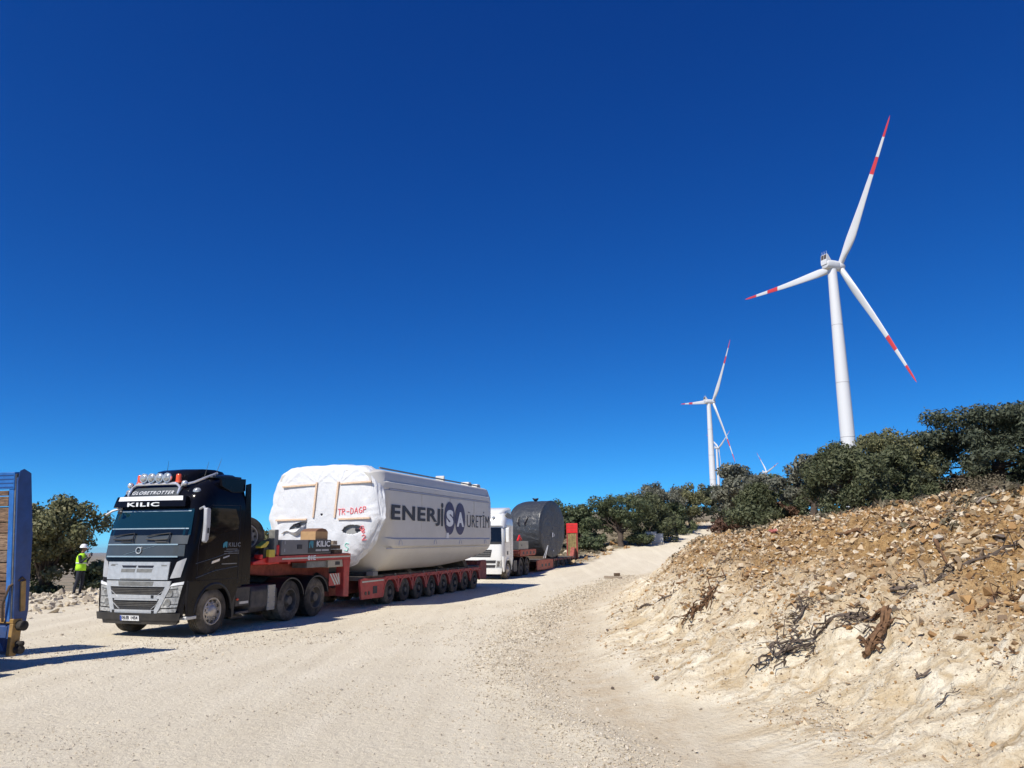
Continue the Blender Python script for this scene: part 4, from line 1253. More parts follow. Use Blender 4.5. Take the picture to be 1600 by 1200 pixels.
    for wv in wrap:
        x = 8.06+wv*rag
        g = 1+.035*np.sqrt(wv)+.006*np.sin(t*9+5*vnoise(t*2, t*0, seed=2))
        flare = (.05+.03*sstep(3.0, 2.2, oz))*wv*sstep(4.3, 3.6, oz)*(1+.8*vnoise(t*2.5, t*0+9, seed=4))
        yy, zz = cy+(oy-cy)*(g+flare*.6), cz+(oz-cz)*(g+flare*.25)
        yy = yy+.012*vnoise(t*4, t*0+wv*6, seed=6); zz = np.minimum(zz+.015*vnoise(t*4, t*0+wv*6+3, seed=7), 4.64)
        rows.append(np.stack([x, yy, zz], -1))
    V = np.concatenate(rows)
    nr = len(rows)
    idx = np.arange(nr*N).reshape(nr, N)
    a, b, c, d = idx[:-1], np.roll(idx, -1, 1)[:-1], np.roll(idx, -1, 1)[1:], idx[1:]
    F = np.stack([a, b, c, d], -1).reshape(-1, 4)
    fc = V[F].mean(1)
    # torn openings
    def hole(y0, z0, ry, rz, rot):
        dy, dz = fc[:, 1]-y0, fc[:, 2]-z0
        u = dy*math.cos(rot)+dz*math.sin(rot); v = -dy*math.sin(rot)+dz*math.cos(rot)
        q = (u/ry)**2+(v/rz)**2+.25*vnoise(fc[:, 1]*6, fc[:, 2]*6, seed=21)
        return (q < 1) & (fc[:, 0] < 8.05)
    keep = ~(hole(.86, 2.60, .38, .10, -.32) | hole(-1.12, 2.47, .36, .15, -.05))
    me = np_mesh('sheeting', V, F[keep])
    me.shade_smooth()
    sh = link('sheeting', me, MATS['tarp_white'], root)
    so = sh.modifiers.new('thickness', 'SOLIDIFY'); so.thickness = .006; so.offset = 1
    MB().box(7.985, 8.0, -1.62, 1.5, 2.25, 2.8).build('inner_face', MATS['grey_tarp_wall'], root)
    for y, z in ((.92, 2.63), (-1.30, 2.47)):
        MB().box(7.93, 8.02, y-.09, y+.09, z-.05, z+.05).build('bolt_head', MATS['letter_black'], root, bevel=.02)
    # loose torn flap below the left opening
    fl = MB()
    pts = []
    for i in range(9):
        u = i/8
        y = .55+u*.86; z = 2.66-.30*u-.05*math.sin(u*6)
        w_ = .20*math.sin(math.pi*min(u*1.15+.08, 1))+.03
        pts.append([(7.90-.05*math.sin(u*5), y, z), (7.80-.06*math.sin(u*4+1), y+.05, z-w_*.5), (7.88, y+.02, z-w_)])
    fl.loft([[p for p in r_] for r_ in pts], caps=False, closed=False)
    f_ = fl.build('torn_flap', MATS['tarp_white'], sh, smooth=80)
    f_.modifiers.new('thickness', 'SOLIDIFY').thickness = .006
    # battens
    def batten(a, b, w_=.058):
        xa = min(face_x(a[0]+(b[0]-a[0])*q, a[1]+(b[1]-a[1])*q) for q in (0, .25, .5, .75, 1))
        ax_ = Vector((0, b[0]-a[0], b[1]-a[1])); L = ax_.length; ax_.normalize()
        m = MB()
        nn = Vector((0, -ax_.z, ax_.y))*w_/2
        A, B = Vector((0, *a)), Vector((0, *b))
        vs = []
        for x in (xa-.045, xa+.03):
            for p, sg in ((A, 1), (B, 1), (B, -1), (A, -1)):
                q = p+nn*sg; vs.append((x, q.y, q.z))
        m.add(vs, [(0, 1, 2, 3), (7, 6, 5, 4), (0, 4, 5, 1), (1, 5, 6, 2), (2, 6, 7, 3), (3, 7, 4, 0)])
        m.build('batten', MATS['batten_wood'], root, bevel=.006)
    for a, b in (((1.52, 3.89), (.28, 3.93)), ((.22, 4.01), (.30, 2.86)), ((1.71, 2.79), (.54, 2.81)), ((-.58, 4.01), (-.49, 2.85)), ((-.64, 3.94), (-1.76, 3.985)), ((-.63, 2.80), (-1.76, 2.83))):
        batten(a, b)
    # sprayed marks: strokes of paint lying on the sheeting
    def strokes(name, lines, mat, r_=.013):
        m = MB()
        for ln in lines:
            pts = []
            for (p, q) in zip(ln[:-1], ln[1:]):
                for f_ in np.linspace(0, 1, 5)[:-1]: pts.append((p[0]+(q[0]-p[0])*f_, p[1]+(q[1]-p[1])*f_))
            pts.append(ln[-1])
            m.tube([(face_x(y, z)-.010, y, z) for y, z in pts], r_, 6)
        return m.build(name, mat, sh)
    def char(ch, y, z, w_, h):
        L = {'T': [[(0, 1), (1, 1)], [(.5, 1), (.45, 0)]], 'R': [[(0, 0), (.05, 1)], [(.05, 1), (.7, .95), (.8, .7), (.05, .5)], [(.3, .5), (.9, 0)]], '-': [[(.1, .45), (.9, .45)]],
             'D': [[(.05, 0), (.1, 1), (.7, .85), (.85, .5), (.7, .1), (.05, 0)]], 'A': [[(0, 0), (.5, 1), (.95, 0)], [(.2, .4), (.8, .4)]], 'G': [[(.9, .85), (.5, 1), (.1, .6), (.15, .15), (.55, 0), (.9, .2), (.9, .45), (.5, .45)]],
             'P': [[(.05, 0), (.1, 1), (.75, .95), (.8, .6), (.1, .5)]], '8': [[(.5, .5), (.1, .75), (.5, 1), (.85, .75), (.5, .5), (.1, .2), (.5, 0), (.9, .2), (.5, .5)]], '2': [[(.1, .75), (.5, 1), (.85, .75), (.1, 0), (.95, .1)]], 'S': [[(.9, .9), (.4, 1), (.1, .7), (.8, .35), (.6, 0), (.05, .1)]], 'C': [[(.9, .9), (.4, 1), (.05, .5), (.4, 0), (.9, .1)]]}[ch]
        return [[(y-p[0]*w_, z+p[1]*h) for p in ln] for ln in L]
    ls = []
    for i, ch in enumerate('TR-DAGP'):
        ls += char(ch, -.60-i*.148, 2.93+.012*i, .12, .19)
    strokes('sprayed_code', ls, MATS['spray_red'])
    strokes('sprayed_mark', char('C', -1.40, 2.42, .15, .16)+char('8', -1.46, 2.36, .12, .16)+char('2', -1.46, 2.13, .16, .18), MATS['spray_red'])
    strokes('sprayed_green_mark', char('S', -.86, 1.80, .18, .25), MATS['spray_green'])
    return root
nacelle_cargo()
# ------------------------------------------------------------------ second convoy: white tractor, low trailer, wrapped drum
AZ2 = R(16.5)
O2 = (-1.62, 42.856, .372)
ROT2 = (0, -R(.857), math.pi/2-AZ2)

def white_tractor():
    root = empty('tractor_truck', O2, ROT2)
    tag(root, 'white tractor truck behind the white turbine housing', 'truck', 'tractor trucks')
    wp, bl, gl = MATS['white_paint'], MATS['black_plastic'], MATS['side_glass']
    x0 = -.45
    cs, cab = build_cab(root, wp, x0=x0, xback=2.25, lead=False)
    P = lambda *a, **k: cs.patch(MB(), *a, **k)
    P((1.12, .33), (-1.12, .33), (-1.14, .62), (1.14, .62), off=.06, thick=.2, nu=20, nv=2).build('bumper', wp, root, bevel=.012)
    for z0, z1, w_ in ((.66, .80, .80), (.90, 1.04, .82)):
        P((w_, z0), (-w_, z0), (-w_-.03, z1), (w_+.03, z1), off=.02, thick=.03, nu=10, nv=1).build('grille_slot', MATS['mesh_dark'], root)
    ug = P((.55, 1.22), (-.55, 1.22), (-.62, 1.60), (.62, 1.60), off=.02, thick=.03, nu=10, nv=2).build('upper_grille', MATS['mesh_dark'], root)
    for z in (1.31, 1.41, 1.51):
        P((.56, z-.012), (-.56, z-.012), (-.58, z+.012), (.58, z+.012), off=.03, thick=.02, nu=8, nv=1).build('slat', MATS['grey_steel'], ug)
    for sg in (-1, 1):
        h = P((sg*.86, .66), (sg*1.12, .68), (sg*1.14, 1.04), (sg*.90, 1.02), off=.02, thick=.03, nu=5, nv=4).build('headlight', MATS['lamp_glass'], root)
        for yy, zz in ((.98, .78), (1.0, .93)):
            MB().lathe([(.075, -.02), (.06, -.03), (.001, -.02)], 14, 'x', (cs.front(yy, zz), sg*yy, zz)).build('reflector', MATS['dark_rim'], h)
        y0, y1 = sorted((sg*1.248, sg*1.22))
        MB().prism([(x0+.62, 1.98), (x0+1.1, 2.02), (x0+1.55, 2.1), (x0+1.55, 2.80), (x0+.85, 2.80)], y0, y1).build('side_window', gl, root)
        MB().prism([(x0+.45, 2.75), (x0+.60, 2.80), (x0+.62, 2.05), (x0+.48, 2.0)], *sorted((sg*1.52, sg*1.34))).build('mirror', wp if sg < 0 else bl, root, bevel=.02)
        MB().tube([(x0+.6, sg*1.2, 2.75), (x0+.53, sg*1.4, 2.78)], .03, 6).build('mirror_arm', bl, root)
        MB().tube([(x0+.62, sg*1.243, 1.2), (x0+.62, sg*1.243, 2.0), (x0+.9, sg*1.243, 2.9), (x0+1.75, sg*1.243, 2.9), (x0+1.78, sg*1.243, 1.1)], .006, 5).build('door_seam', MATS['grey_steel'], root)
    MB().box(x0+1.05, x0+1.25, -1.25, -1.235, 1.32, 1.52).build('fuel_flap', MATS['letter_black'], root)
    ws = P((1.13, 2.02), (-1.13, 2.02), (-1.06, 2.78), (1.06, 2.78), off=.016, thick=.02, nu=16, nv=4).build('windscreen', MATS['side_glass'], root)
    P((1.12, 1.90), (-1.12, 1.90), (-1.12, 2.02), (1.12, 2.02), off=.02, thick=.02, nu=16, nv=1).build('cowl', bl, root)
    P((1.08, 2.86), (-1.08, 2.86), (-1.02, 3.02), (1.02, 3.02), off=.14, thick=.16, nu=14, nv=2).build('sun_visor', wp, root)
    MB().tube([(x0+.62, .9, 3.2), (x0+.6, 0, 3.22), (x0+.62, -.9, 3.2)], .03, 8).build('light_bar', MATS['chrome'], root)
    for y in (.6, .3, -.3, -.6):
        MB().lathe([(.001, -.05), (.09, -.03), (.1, .03), (.001, .08)], 14, 'x', (x0+.58, y, 3.30)).build('roof_lamp', MATS['lamp_glass'], root)
    rf = MB()
    rings = []
    for x, hw, z in ((x0+.95, .85, 3.60), (x0+1.2, 1.0, 3.75), (x0+1.7, 1.1, 3.88), (x0+2.2, 1.12, 3.92)):
        rings.append([(x, -hw, 3.3), (x, -hw, z-.1), (x, -hw+.1, z), (x, hw-.1, z), (x, hw, z-.1), (x, hw, 3.3)])
    rf.loft(rings).build('wind_deflector', wp, root, smooth=40)
    MB().prism([(x0+1.0, 3.45), (x0+1.35, 3.30), (x0+2.1, 3.25), (x0+2.1, 3.5), (x0+1.3, 3.62)], -1.19, -1.13).build('deflector_side', MATS['grey_steel'], root)
    ch = MB()
    for y in (-.42, .42): ch.box(.3, 5.6, y-.05, y+.05, .72, 1.0)
    ch.box(.4, 1.9, -.6, .6, .55, 1.05)
    ch.build('chassis', MATS['dark_chassis'], root)
    for sg in (-1, 1):
        y0, y1 = sorted((sg*1.2, sg*.65))
        tk = MB().box(1.85, 2.75, y0, y1, .38, .98).build('fuel_tank', MATS['dark_chassis'], root, bevel=.06)
        for x in (2.15, 2.42):
            MB().box(x, x+.09, *sorted((sg*1.21, sg*1.19)), .37, .98).build('tank_strap', MATS['cream_box'], tk)
        MB().prism([(1.35+x0+.45, .33), (1.5+x0+.45, .33), (1.55+x0+.45, 1.0), (1.38+x0+.45, 1.0)], y0, y1).build('mud_flap', bl, root)
    for y in (-1.22, 1.22):
        add_wheel(root, 1.26+x0+.02, y, .515, .33, steer=True)
        add_wheel(root, 3.45, y, .52, .28, twin=True)
        add_wheel(root, 4.75, y, .52, .28, twin=True)
        for x in (3.45, 4.75):
            a = np.linspace(math.pi*.9, math.pi*.1, 12)
            MB().prism([(x+.62*math.cos(t), .54+.6*math.sin(t)) for t in a]+[(x+.58*math.cos(t), .54+.56*math.sin(t)) for t in a[::-1]], *sorted((math.copysign(1.25, y), math.copysign(.65, y)))).build('mudguard', bl, root)
white_tractor()

def second_trailer():
    root = empty('lowbed_trailer', O2, ROT2)
    tag(root, 'red lowbed trailer with upright rear ramps carrying the grey drum', 'trailer', 'lowbed trailers')
    rr, orr = MATS['red_rusty'], MATS['orange_red']
    MB().prism([(2.7, 1.25), (4.4, 1.15), (5.6, 1.0), (6.3, .7), (6.5, .7), (6.5, 1.35), (2.7, 1.45)], -.6, .6).build('gooseneck', rr, root, bevel=.02)
    MB().box(2.8, 6.6, -1.25, 1.25, 1.34, 1.48).build('neck_deck', orr, root, bevel=.012)
    MB().prism([(3.1, 1.20), (6.4, 1.20), (6.65, 1.34), (6.65, 1.56), (3.1, 1.56)], -1.29, -1.2).build('neck_side', orr, root, bevel=.012)
    for x in (3.6, 4.4, 5.2, 6.0):
        MB().box(x, x+.28, -1.298, -1.285, 1.28, 1.44).build('recess', MATS['letter_black'], root)
    tb = MB().box(3.0, 5.1, -1.22, -.2, 1.57, 2.05).build('tool_box', MATS['cream_box'], root, bevel=.015)
    MB().box(3.55, 3.65, -1.23, -1.215, 1.75, 1.85).build('latch', MATS['letter_black'], tb)
    MB().tube([(4.2, -.8, 2.05), (4.6, -.8, 2.35), (5.0, -.8, 2.1)], .07, 8).build('handle', MATS['bright_red'], root)
    MB().box(6.3, 19.0, -.62, .62, .40, .80).build('spine_beam', rr, root, bevel=.02)
    MB().box(6.5, 18.6, -1.3, 1.3, .78, .90).build('deck', MATS['deck_dark'], root, bevel=.01)
    for sg in (-1, 1):
        f = MB().box(6.6, 10.75, *sorted((sg*1.38, sg*1.29)), .26, .86).build('side_box', orr, root, bevel=.012)
        for x in (7.6, 8.5, 9.4):
            MB().box(x, x+.45, *sorted((sg*1.386, sg*1.36)), .45, .62).build('recess', MATS['letter_black'], f)
        MB().box(10.76, 18.4, *sorted((sg*1.36, sg*1.29)), .74, .86).build('edge_beam', rr, root)
        for k in range(6):
            xc = 11.25+k*1.28
            a = np.linspace(math.pi*.93, math.pi*.07, 10)
            MB().prism([(xc+.56*math.cos(t), .40+.50*math.sin(t)) for t in a]+[(xc+.50*math.cos(t), .40+.44*math.sin(t)) for t in a[::-1]], *sorted((sg*1.39, sg*.85))).build('mudguard', MATS['dark_rim'], root)
            add_wheel(root, xc, sg*1.36, .40, .24, twin=True)
        # upright ramps with timber infill
        y0, y1 = sorted((sg*1.46, sg*.60))
        rp = MB()
        rp.box(18.52, 18.70, y0, y0+.10, .30, 3.35)
        rp.box(18.52, 18.70, y1-.10, y1, .30, 3.35)
        rp.box(18.53, 18.69, y0+.10, y1-.10, .45, .6)
        ramp = rp.build('ramp', rr, root, bevel=.012)
        MB().box(18.50, 18.72, y0-.004, y1+.004, 2.62, 3.36).build('ramp_head', MATS['bright_red'], ramp, bevel=.012)
        for z in (2.78, 2.98, 3.18):
            MB().box(18.494, 18.503, y0+.02, y1-.02, z, z+.03).build('ramp_rib', MATS['red_paint'], ramp)
        for k in range(5):
            y = y0+.11+k*(y1-y0-.22)/5
            MB().box(18.54, 18.66, y+.008, y+(y1-y0-.22)/5-.008, .62, 2.60).build('plank', MATS['ramp_wood'], ramp, bevel=.006)
        MB().prism([(17.6, .90), (18.5, .90), (18.5, 1.5), (18.2, 1.55)], *sorted((sg*1.3, sg*1.0))).build('ramp_hinge', rr, root, bevel=.01)
        MB().box(18.35, 18.9, *sorted((sg*1.3, sg*.8)), .28, .72).build('tail_light_box', rr, root, bevel=.012)
    for k, x in enumerate((9.6, 12.9)):
        MB().box(x-.2, x+.2, -1.2, 1.2, .90, 1.06).build('cradle', MATS['timber_dark'], root, bevel=.01)
    for (a, b) in (((8.4, -1.3, .95), (9.4, -1.36, 1.75)), ((8.9, -1.3, .95), (9.5, -1.36, 1.75))):
        MB().tube([a, b], .022, 6).build('lashing_chain', MATS['grey_plate'], root)
M('ramp_wood', (.26, .20, .08), .85, 0, .4, 6, bump=.3)
second_trailer()

def drum():
    Mx = Matrix.Translation(O2) @ Euler(ROT2).to_matrix().to_4x4()
    cpos = Mx @ Vector((11.15, 0.0, .93))
    root = empty('wrapped_drum', cpos, (0, 0, ROT2[2]-R(13.5)))
    tag(root, 'huge upright drum wrapped in dark grey sheeting on the second trailer', 'drum')
    # axis along local y; near face at -y
    D, L = 1.90, 2.75
    N = 160
    rows = []
    prof = [(.02, -L/2-.0), (.25, -L/2-.0), (.5, -L/2), (.75, -L/2-.0), (.93, -L/2-.0), (.985, -L/2+.01), (1.0, -L/2+.05), (1.0, -L/2+.15)]+[(1.0, y) for y in np.linspace(-L/2+.3, L/2-1.1, 18)]+[(.992, L/2-.85), (.972, L/2-.6), (.93, L/2-.38), (.87, L/2-.2), (.78, L/2-.07), (.6, L/2+.02), (.3, L/2+.05), (.02, L/2+.05)]
    for (q, y) in prof:
        a = np.linspace(0, 2*np.pi, N, endpoint=False)
        rr = D*q*np.ones(N)
        side = 1.0 if (q > .97 and y > -L/2+.1) else 0.0
        rr = rr+side*(.035*fbm(a*4+y*.3, y*1.1+a*0, oct=4, seed=3)-.03*np.abs(vnoise(a*9+y*1.2, y*.8+a*0, seed=6))-.02*np.abs(vnoise(a*17-y*1.5, y*1.1+a*0, seed=16)))
        face = 1.0-side
        yy = y+face*(q < .97)*(.03*fbm(a*0+np.cos(a)*q*3, np.sin(a)*q*1.2, oct=4, seed=7))
        rows.append(np.stack([rr*np.cos(a), yy+0*a, D+rr*np.sin(a)], -1))
    V = np.concatenate(rows); nr = len(rows)
    idx = np.arange(nr*N).reshape(nr, N)
    F = np.stack([idx[:-1], idx[1:], np.roll(idx, -1, 1)[1:], np.roll(idx, -1, 1)[:-1]], -1).reshape(-1, 4)
    me = np_mesh('wrapping', V, F)
    me.shade_smooth(); me.set_sharp_from_angle(angle=R(50))
    w = link('wrapping', me, MATS['tarp_grey'], root)
    k = MB()
    for i in range(7):
        a = i*.9
        k.tube([(0, 0, 0), (.10*math.cos(a), .10*math.sin(a), .14), (.22*math.cos(a+.4), .2*math.sin(a+.4), .12+.05*(i % 3))], [.05, .08, .03], 7)
    k.build('gathered_knot', MATS['tarp_grey'], root, loc=(0, -.1, 2*D-.02))
    MB().box(-.10, .05, -L/2-.035, -L/2-.02, D-.55, D-.25).build('label_sheet', MATS['letter_white'], root)
    MB().box(.16, .26, -L/2-.035, -L/2-.02, D-.50, D-.32).build('label_sheet', MATS['grey_plate'], root)
    MB().box(.05, .11, -L/2-.035, -L/2-.02, .42, .50).build('label_sheet', MATS['letter_white'], root)
    for i, (x, z, h) in enumerate(((-1.62, 1.9, .5), (-1.45, 1.75, .55))):
        y = -.4+i*.55
        a0 = 2.62
        m = MB()
        pts = [((D+.012)*math.cos(a), y+.12*math.sin(a*9+i), D+(D+.012)*math.sin(a)) for a in np.linspace(2.72, 3.05, 8)]
        m.tube(pts, [.02, .06, .09, .07, .1, .08, .05, .02], 6)
        m.build('tear', MATS['letter_black'], root)
    return root
drum()

# ------------------------------------------------------------------ blue trailer at the left edge: its rear end with upright ramps
def plank_material():
    m, nt, p = new_mat('plank_wood')
    oi = nt.nodes.new('ShaderNodeObjectInfo'); tc = nt.nodes.new('ShaderNodeTexCoord')
    c = ramp(nt, oi.outputs['Random'], [(0, (.17, .10, .065)), (.4, (.26, .165, .10)), (.75, (.33, .22, .14)), (1, (.22, .17, .13))])
    mp = nt.nodes.new('ShaderNodeMapping'); mp.inputs['Scale'].default_value = (3, 2, 14); nt.links.new(tc.outputs['Object'], mp.inputs[0])
    n1 = noise(nt, mp.outputs[0], 2.5, 6, .65, .5)
    c = mixc(nt, ramp(nt, n1, [(.38, .8), (.58, 0)]), c, (.07, .04, .028))
    nt.links.new(c, p.inputs['Base Color']); p.inputs['Roughness'].default_value = .9
    b = nt.nodes.new('ShaderNodeBump'); b.inputs['Strength'].default_value = .8; b.inputs['Distance'].default_value = .03
    nt.links.new(n1, b.inputs['Height']); nt.links.new(b.outputs[0], p.inputs['Normal'])

def blue_trailer():
    ramp_az = math.atan2(AY, AX)
    bx, by = -8.62, 14.0
    root = empty('lowbed_trailer', (bx, by, tz(bx, by)-.0), (0, 0, ramp_az))
    tag(root, 'blue trailer end with upright plank-filled ramps at the left edge', 'trailer', 'lowbed trailers')
    bp, bd = MATS['blue_paint'], MATS['blue_dark']
    # local frame: +x away from the camera (trailer lies towards -x), y to the left, ramp's right edge at y=0
    def ramp(y0, first):
        e = empty('ramp', (0, y0, .84), (0, R(-6.6), 0), root)
        H, W, T = 2.55, .86, .24
        def bx_(name, x0, x1, ya, yb, z0, z1, mat, bev=.01): return MB().box(x0, x1, ya, yb, z0, z1).build(name, mat, e, bevel=bev)
        bx_('side_channel', -T/2, T/2, 0, .03, 0, H-.12, bd)
        MB().prism([(-T/2, -.10), (T/2, -.10), (T/2+.04, .1), (T/2+.08, H*.55), (T/2+.02, H-.05), (.0, H+.03), (-T/2+.04, H), (-T/2, H-.2)], -.012, .0).build('side_plate', bd, e)
        bx_('edge_strip', -T/2-.012, -T/2+.07, .03, .055, 0, H-.05, MATS['grey_steel'])
        bx_('face_rail', -T/2-.02, -T/2+.05, .06, .17, -.06, H-.32, bp)
        bx_('face_rail', -T/2-.02, -T/2+.05, W-.14, W-.03, -.06, H-.32, bp)
        bx_('side_channel', -T/2, T/2, W-.03, W, 0, H-.12, bd)
        bx_('ramp_head', -T/2-.03, T/2-.04, .04, W-.02, H-.32, H-.02, bp)
        for k in range(4):
            bx_('head_rib', -T/2-.036, -T/2-.029, .06, W-.04, H-.29+k*.07, H-.275+k*.07, bd, 0)
        yw0, yw1 = .175, W-.145
        zz = 0.0
        i = 0
        while zz < H-.36:
            h = random.uniform(.09, .30)
            h = min(h, H-.335-zz)
            off = random.uniform(-.02, .03)
            split = random.uniform(.35, .65)
            ys = yw0+(yw1-yw0)*split
            for (ya, yb) in ((yw0, ys-.006), (ys+.006, yw1)):
                o2 = off+random.uniform(-.01, .012)
                bx_('plank', -T/2+.0-o2, -T/2+.09, ya, yb, zz+.006, zz+h-.010, MATS['plank_wood'], .008)
            zz += h
            i += 1
        if first:
            bx_('yellow_catch', -.02, .07, -.055, -.013, .10, .62, MATS['yellow_steel'])
            MB().tube([(-T/2-.05, .18, -.05), (-T/2-.09, .15, .25), (-T/2-.04, .06, .55), (.02, -.03, .68), (.05, -.05, .62)], .022, 7).build('hose', MATS['timber_dark'], e)
        return e
    plank_material()
    ramp(0.0, True)
    ramp(1.70, False)
    # rear end of the deck
    fr = MB()
    tail = MB().box(-.10, .02, .02, 2.5, .22, .74).build('tail_panel', bd, root, bevel=.012)
    MB().box(-.13, .05, -.02, 2.54, .74, .82).build('tail_frame', MATS['yellow_steel'], root, bevel=.01)
    MB().prism([(-.13, .20), (.0, .20), (.05, .30), (.05, .74), (-.13, .74)], -.025, .055).build('tail_frame', MATS['yellow_steel'], root, bevel=.01)
    MB().box(-.115, -.102, .12, 2.45, .27, .69).build('tail_face', bd, tail, bevel=.01)
    MB().prism_x([(.10, .28), (.45, .28), (.28, .48)], -.125, -.116).build('tail_rib', bp, tail)
    for z, r_ in ((.70, .085), (.40, .05), (.30, .07)):
        MB().lathe([(.001, -.14), (r_*.5, -.14), (r_, -.12), (r_, .0), (r_*.6, .02), (.001, .02)], 16, 'y', (.0, -.02, z)).build('rubber_buffer', MATS['rubber'], root)
    MB().box(-4.5, -.42, .1, 2.45, .70, .86).build('deck', MATS['timber_dark'], root, bevel=.01)
    for y in (.1, 2.35):
        MB().box(-4.5, -.42, y-.06, y+.06, .45, .84).build('edge_beam', bd, root, bevel=.01)
    for x in (-1.4, -2.7, -4.0):
        add_wheel(root, x, .05, .40, .24, twin=True)
        add_wheel(root, x, 2.42, .40, .24, twin=True)
blue_trailer()

# ------------------------------------------------------------------ wind turbines
def build_turbine_meshes():
    # blade along +z, chord along y, upwind +x
    Lb = 57.0
    sec = [(0, 2.2, 1.0, 0), (.02, 2.2, 1.0, 2), (.06, 2.5, .85, 8), (.12, 3.3, .52, 16), (.19, 3.75, .34, 15), (.28, 3.4, .26, 12), (.40, 2.8, .22, 8), (.55, 2.2, .19, 5), (.70, 1.65, .17, 3), (.85, 1.2, .16, 1), (.95, .8, .15, 0), (.99, .4, .14, 0), (1.0, .1, .14, 0)]
    zs = np.array([s[0] for s in sec]); ch = np.array([s[1] for s in sec]); th = np.array([s[2] for s in sec]); tw = np.array([s[3] for s in sec])
    bands = [.62, .735, .865]
    ts = sorted(set(list(np.linspace(0, 1, 46))+bands))
    rings, n = [], 20
    for t in ts:
        c = float(np.interp(t, zs, ch)); k = float(np.interp(t, zs, th)); w = math.radians(float(np.interp(t, zs, tw)))
        pre = 3.2*t*(1-t)+.9*t**2
        ring = []
        for i in range(n):
            a = 2*math.pi*i/n
            yy = -math.cos(a)*c/2-(c-2.2)*.22*(1 if c > 2.2 else 0)
            xx = math.sin(a)*c*k/2
            ring.append((xx*math.cos(w)-yy*math.sin(w)+pre, xx*math.sin(w)+yy*math.cos(w), 1.3+t*Lb))
        rings.append(ring)
    white, reds = MB(), []
    def part(t0, t1):
        m = MB(); r_ = [rg for rg, t in zip(rings, ts) if t0-1e-6 <= t <= t1+1e-6]
        return m.loft(r_)
    blade = part(0, .62).mesh('blade', 50)
    b1 = part(.62, .735).mesh('red_band', 50)
    b2 = part(.735, .865).mesh('white_band', 50)
    b3 = part(.865, 1.0).mesh('red_tip', 50)
    for m_, mt in ((blade, 'turbine_white'), (b1, 'turbine_red'), (b2, 'turbine_white'), (b3, 'turbine_red')): m_.materials.append(MATS[mt])
    tower = MB().lathe([(2.75, 0), (2.7, .1), (2.62, .35), (2.50, .5), (2.05, .8), (1.75, .97), (1.72, 1.0), (.01, 1.0)], 40, 'z').mesh('tower', 60)
    tower.materials.append(MATS['turbine_white'])
    # nacelle body: rounded tube, long axis x, origin on the tower axis
    rg = []
    for x, w_, zb, zt in ((-5.6, 1.5, -1.5, 1.0), (-5.4, 1.75, -1.8, 1.35), (-4.8, 1.9, -1.95, 1.75), (-2, 2.0, -2.0, 2.0), (2, 2.0, -2.0, 2.05), (3.6, 1.95, -1.95, 2.0), (4.3, 1.8, -1.8, 1.85), (4.5, 1.6, -1.6, 1.6)):
        ring = []
        for i in range(28):
            a = 2*math.pi*i/28
            cx_, sx_ = math.cos(a), math.sin(a)
            e = .72
            ring.append((x, w_*math.copysign(abs(cx_)**e, cx_), (zt+zb)/2+(zt-zb)/2*math.copysign(abs(sx_)**e, sx_)))
        rg.append(ring)
    nac = MB().loft(rg).mesh('nacelle', 40); nac.materials.append(MATS['turbine_white'])
    cool = MB()
    cool.prism([(-6.0, -.3), (-4.2, -.8), (-2.4, 1.8), (-4.6, 4.1), (-5.4, 4.2), (-6.1, 1.2)], -1.6, 1.6)
    cool_me = cool.mesh('cooler', 30); cool_me.materials.append(MATS['turbine_white'])
    pan = []
    for y0, y1 in ((-1.40, -.10), (.10, 1.40)):
        m = MB()
        # on the rear slope between (-6.1,1.2) and (-5.2,4.4)
        d = Vector((.7, 0, 3.0)).normalized(); nrm = Vector((-3.0, 0, .7)).normalized()
        p0 = Vector((-6.1, 0, 1.2))+d*.75; p1 = Vector((-6.1, 0, 1.2))+d*2.85
        vs = []
        for o_ in (.06, -.05):
            for p, y in ((p0, y0), (p0, y1), (p1, y1), (p1, y0)):
                q = p+nrm*o_; vs.append((q.x, y, q.z))
        m.add(vs, [(0, 1, 2, 3), (7, 6, 5, 4), (0, 4, 5, 1), (1, 5, 6, 2), (2, 6, 7, 3), (3, 7, 4, 0)])
        me = m.mesh('radiator', None); me.materials.append(MATS['turbine_grey']); pan.append(me)
    hub = MB().lathe([(1.75, -1.5), (1.9, -1.2), (1.95, -.2), (1.85, .7), (1.4, 1.6), (.8, 2.1), (.01, 2.3)], 32, 'x')
    hub_me = hub.mesh('hub', 50); hub_me.materials.append(MATS['turbine_white'])
    mast = MB()
    for y in (-1.2, 0, 1.2): mast.tube([(-4.9, y, 4.3), (-4.9, y, 5.6)], .06, 5)
    return dict(blade=blade, b1=b1, b2=b2, b3=b3, tower=tower, nac=nac, cool=cool_me, pan=pan, hub=hub_me)
TM = build_turbine_meshes()

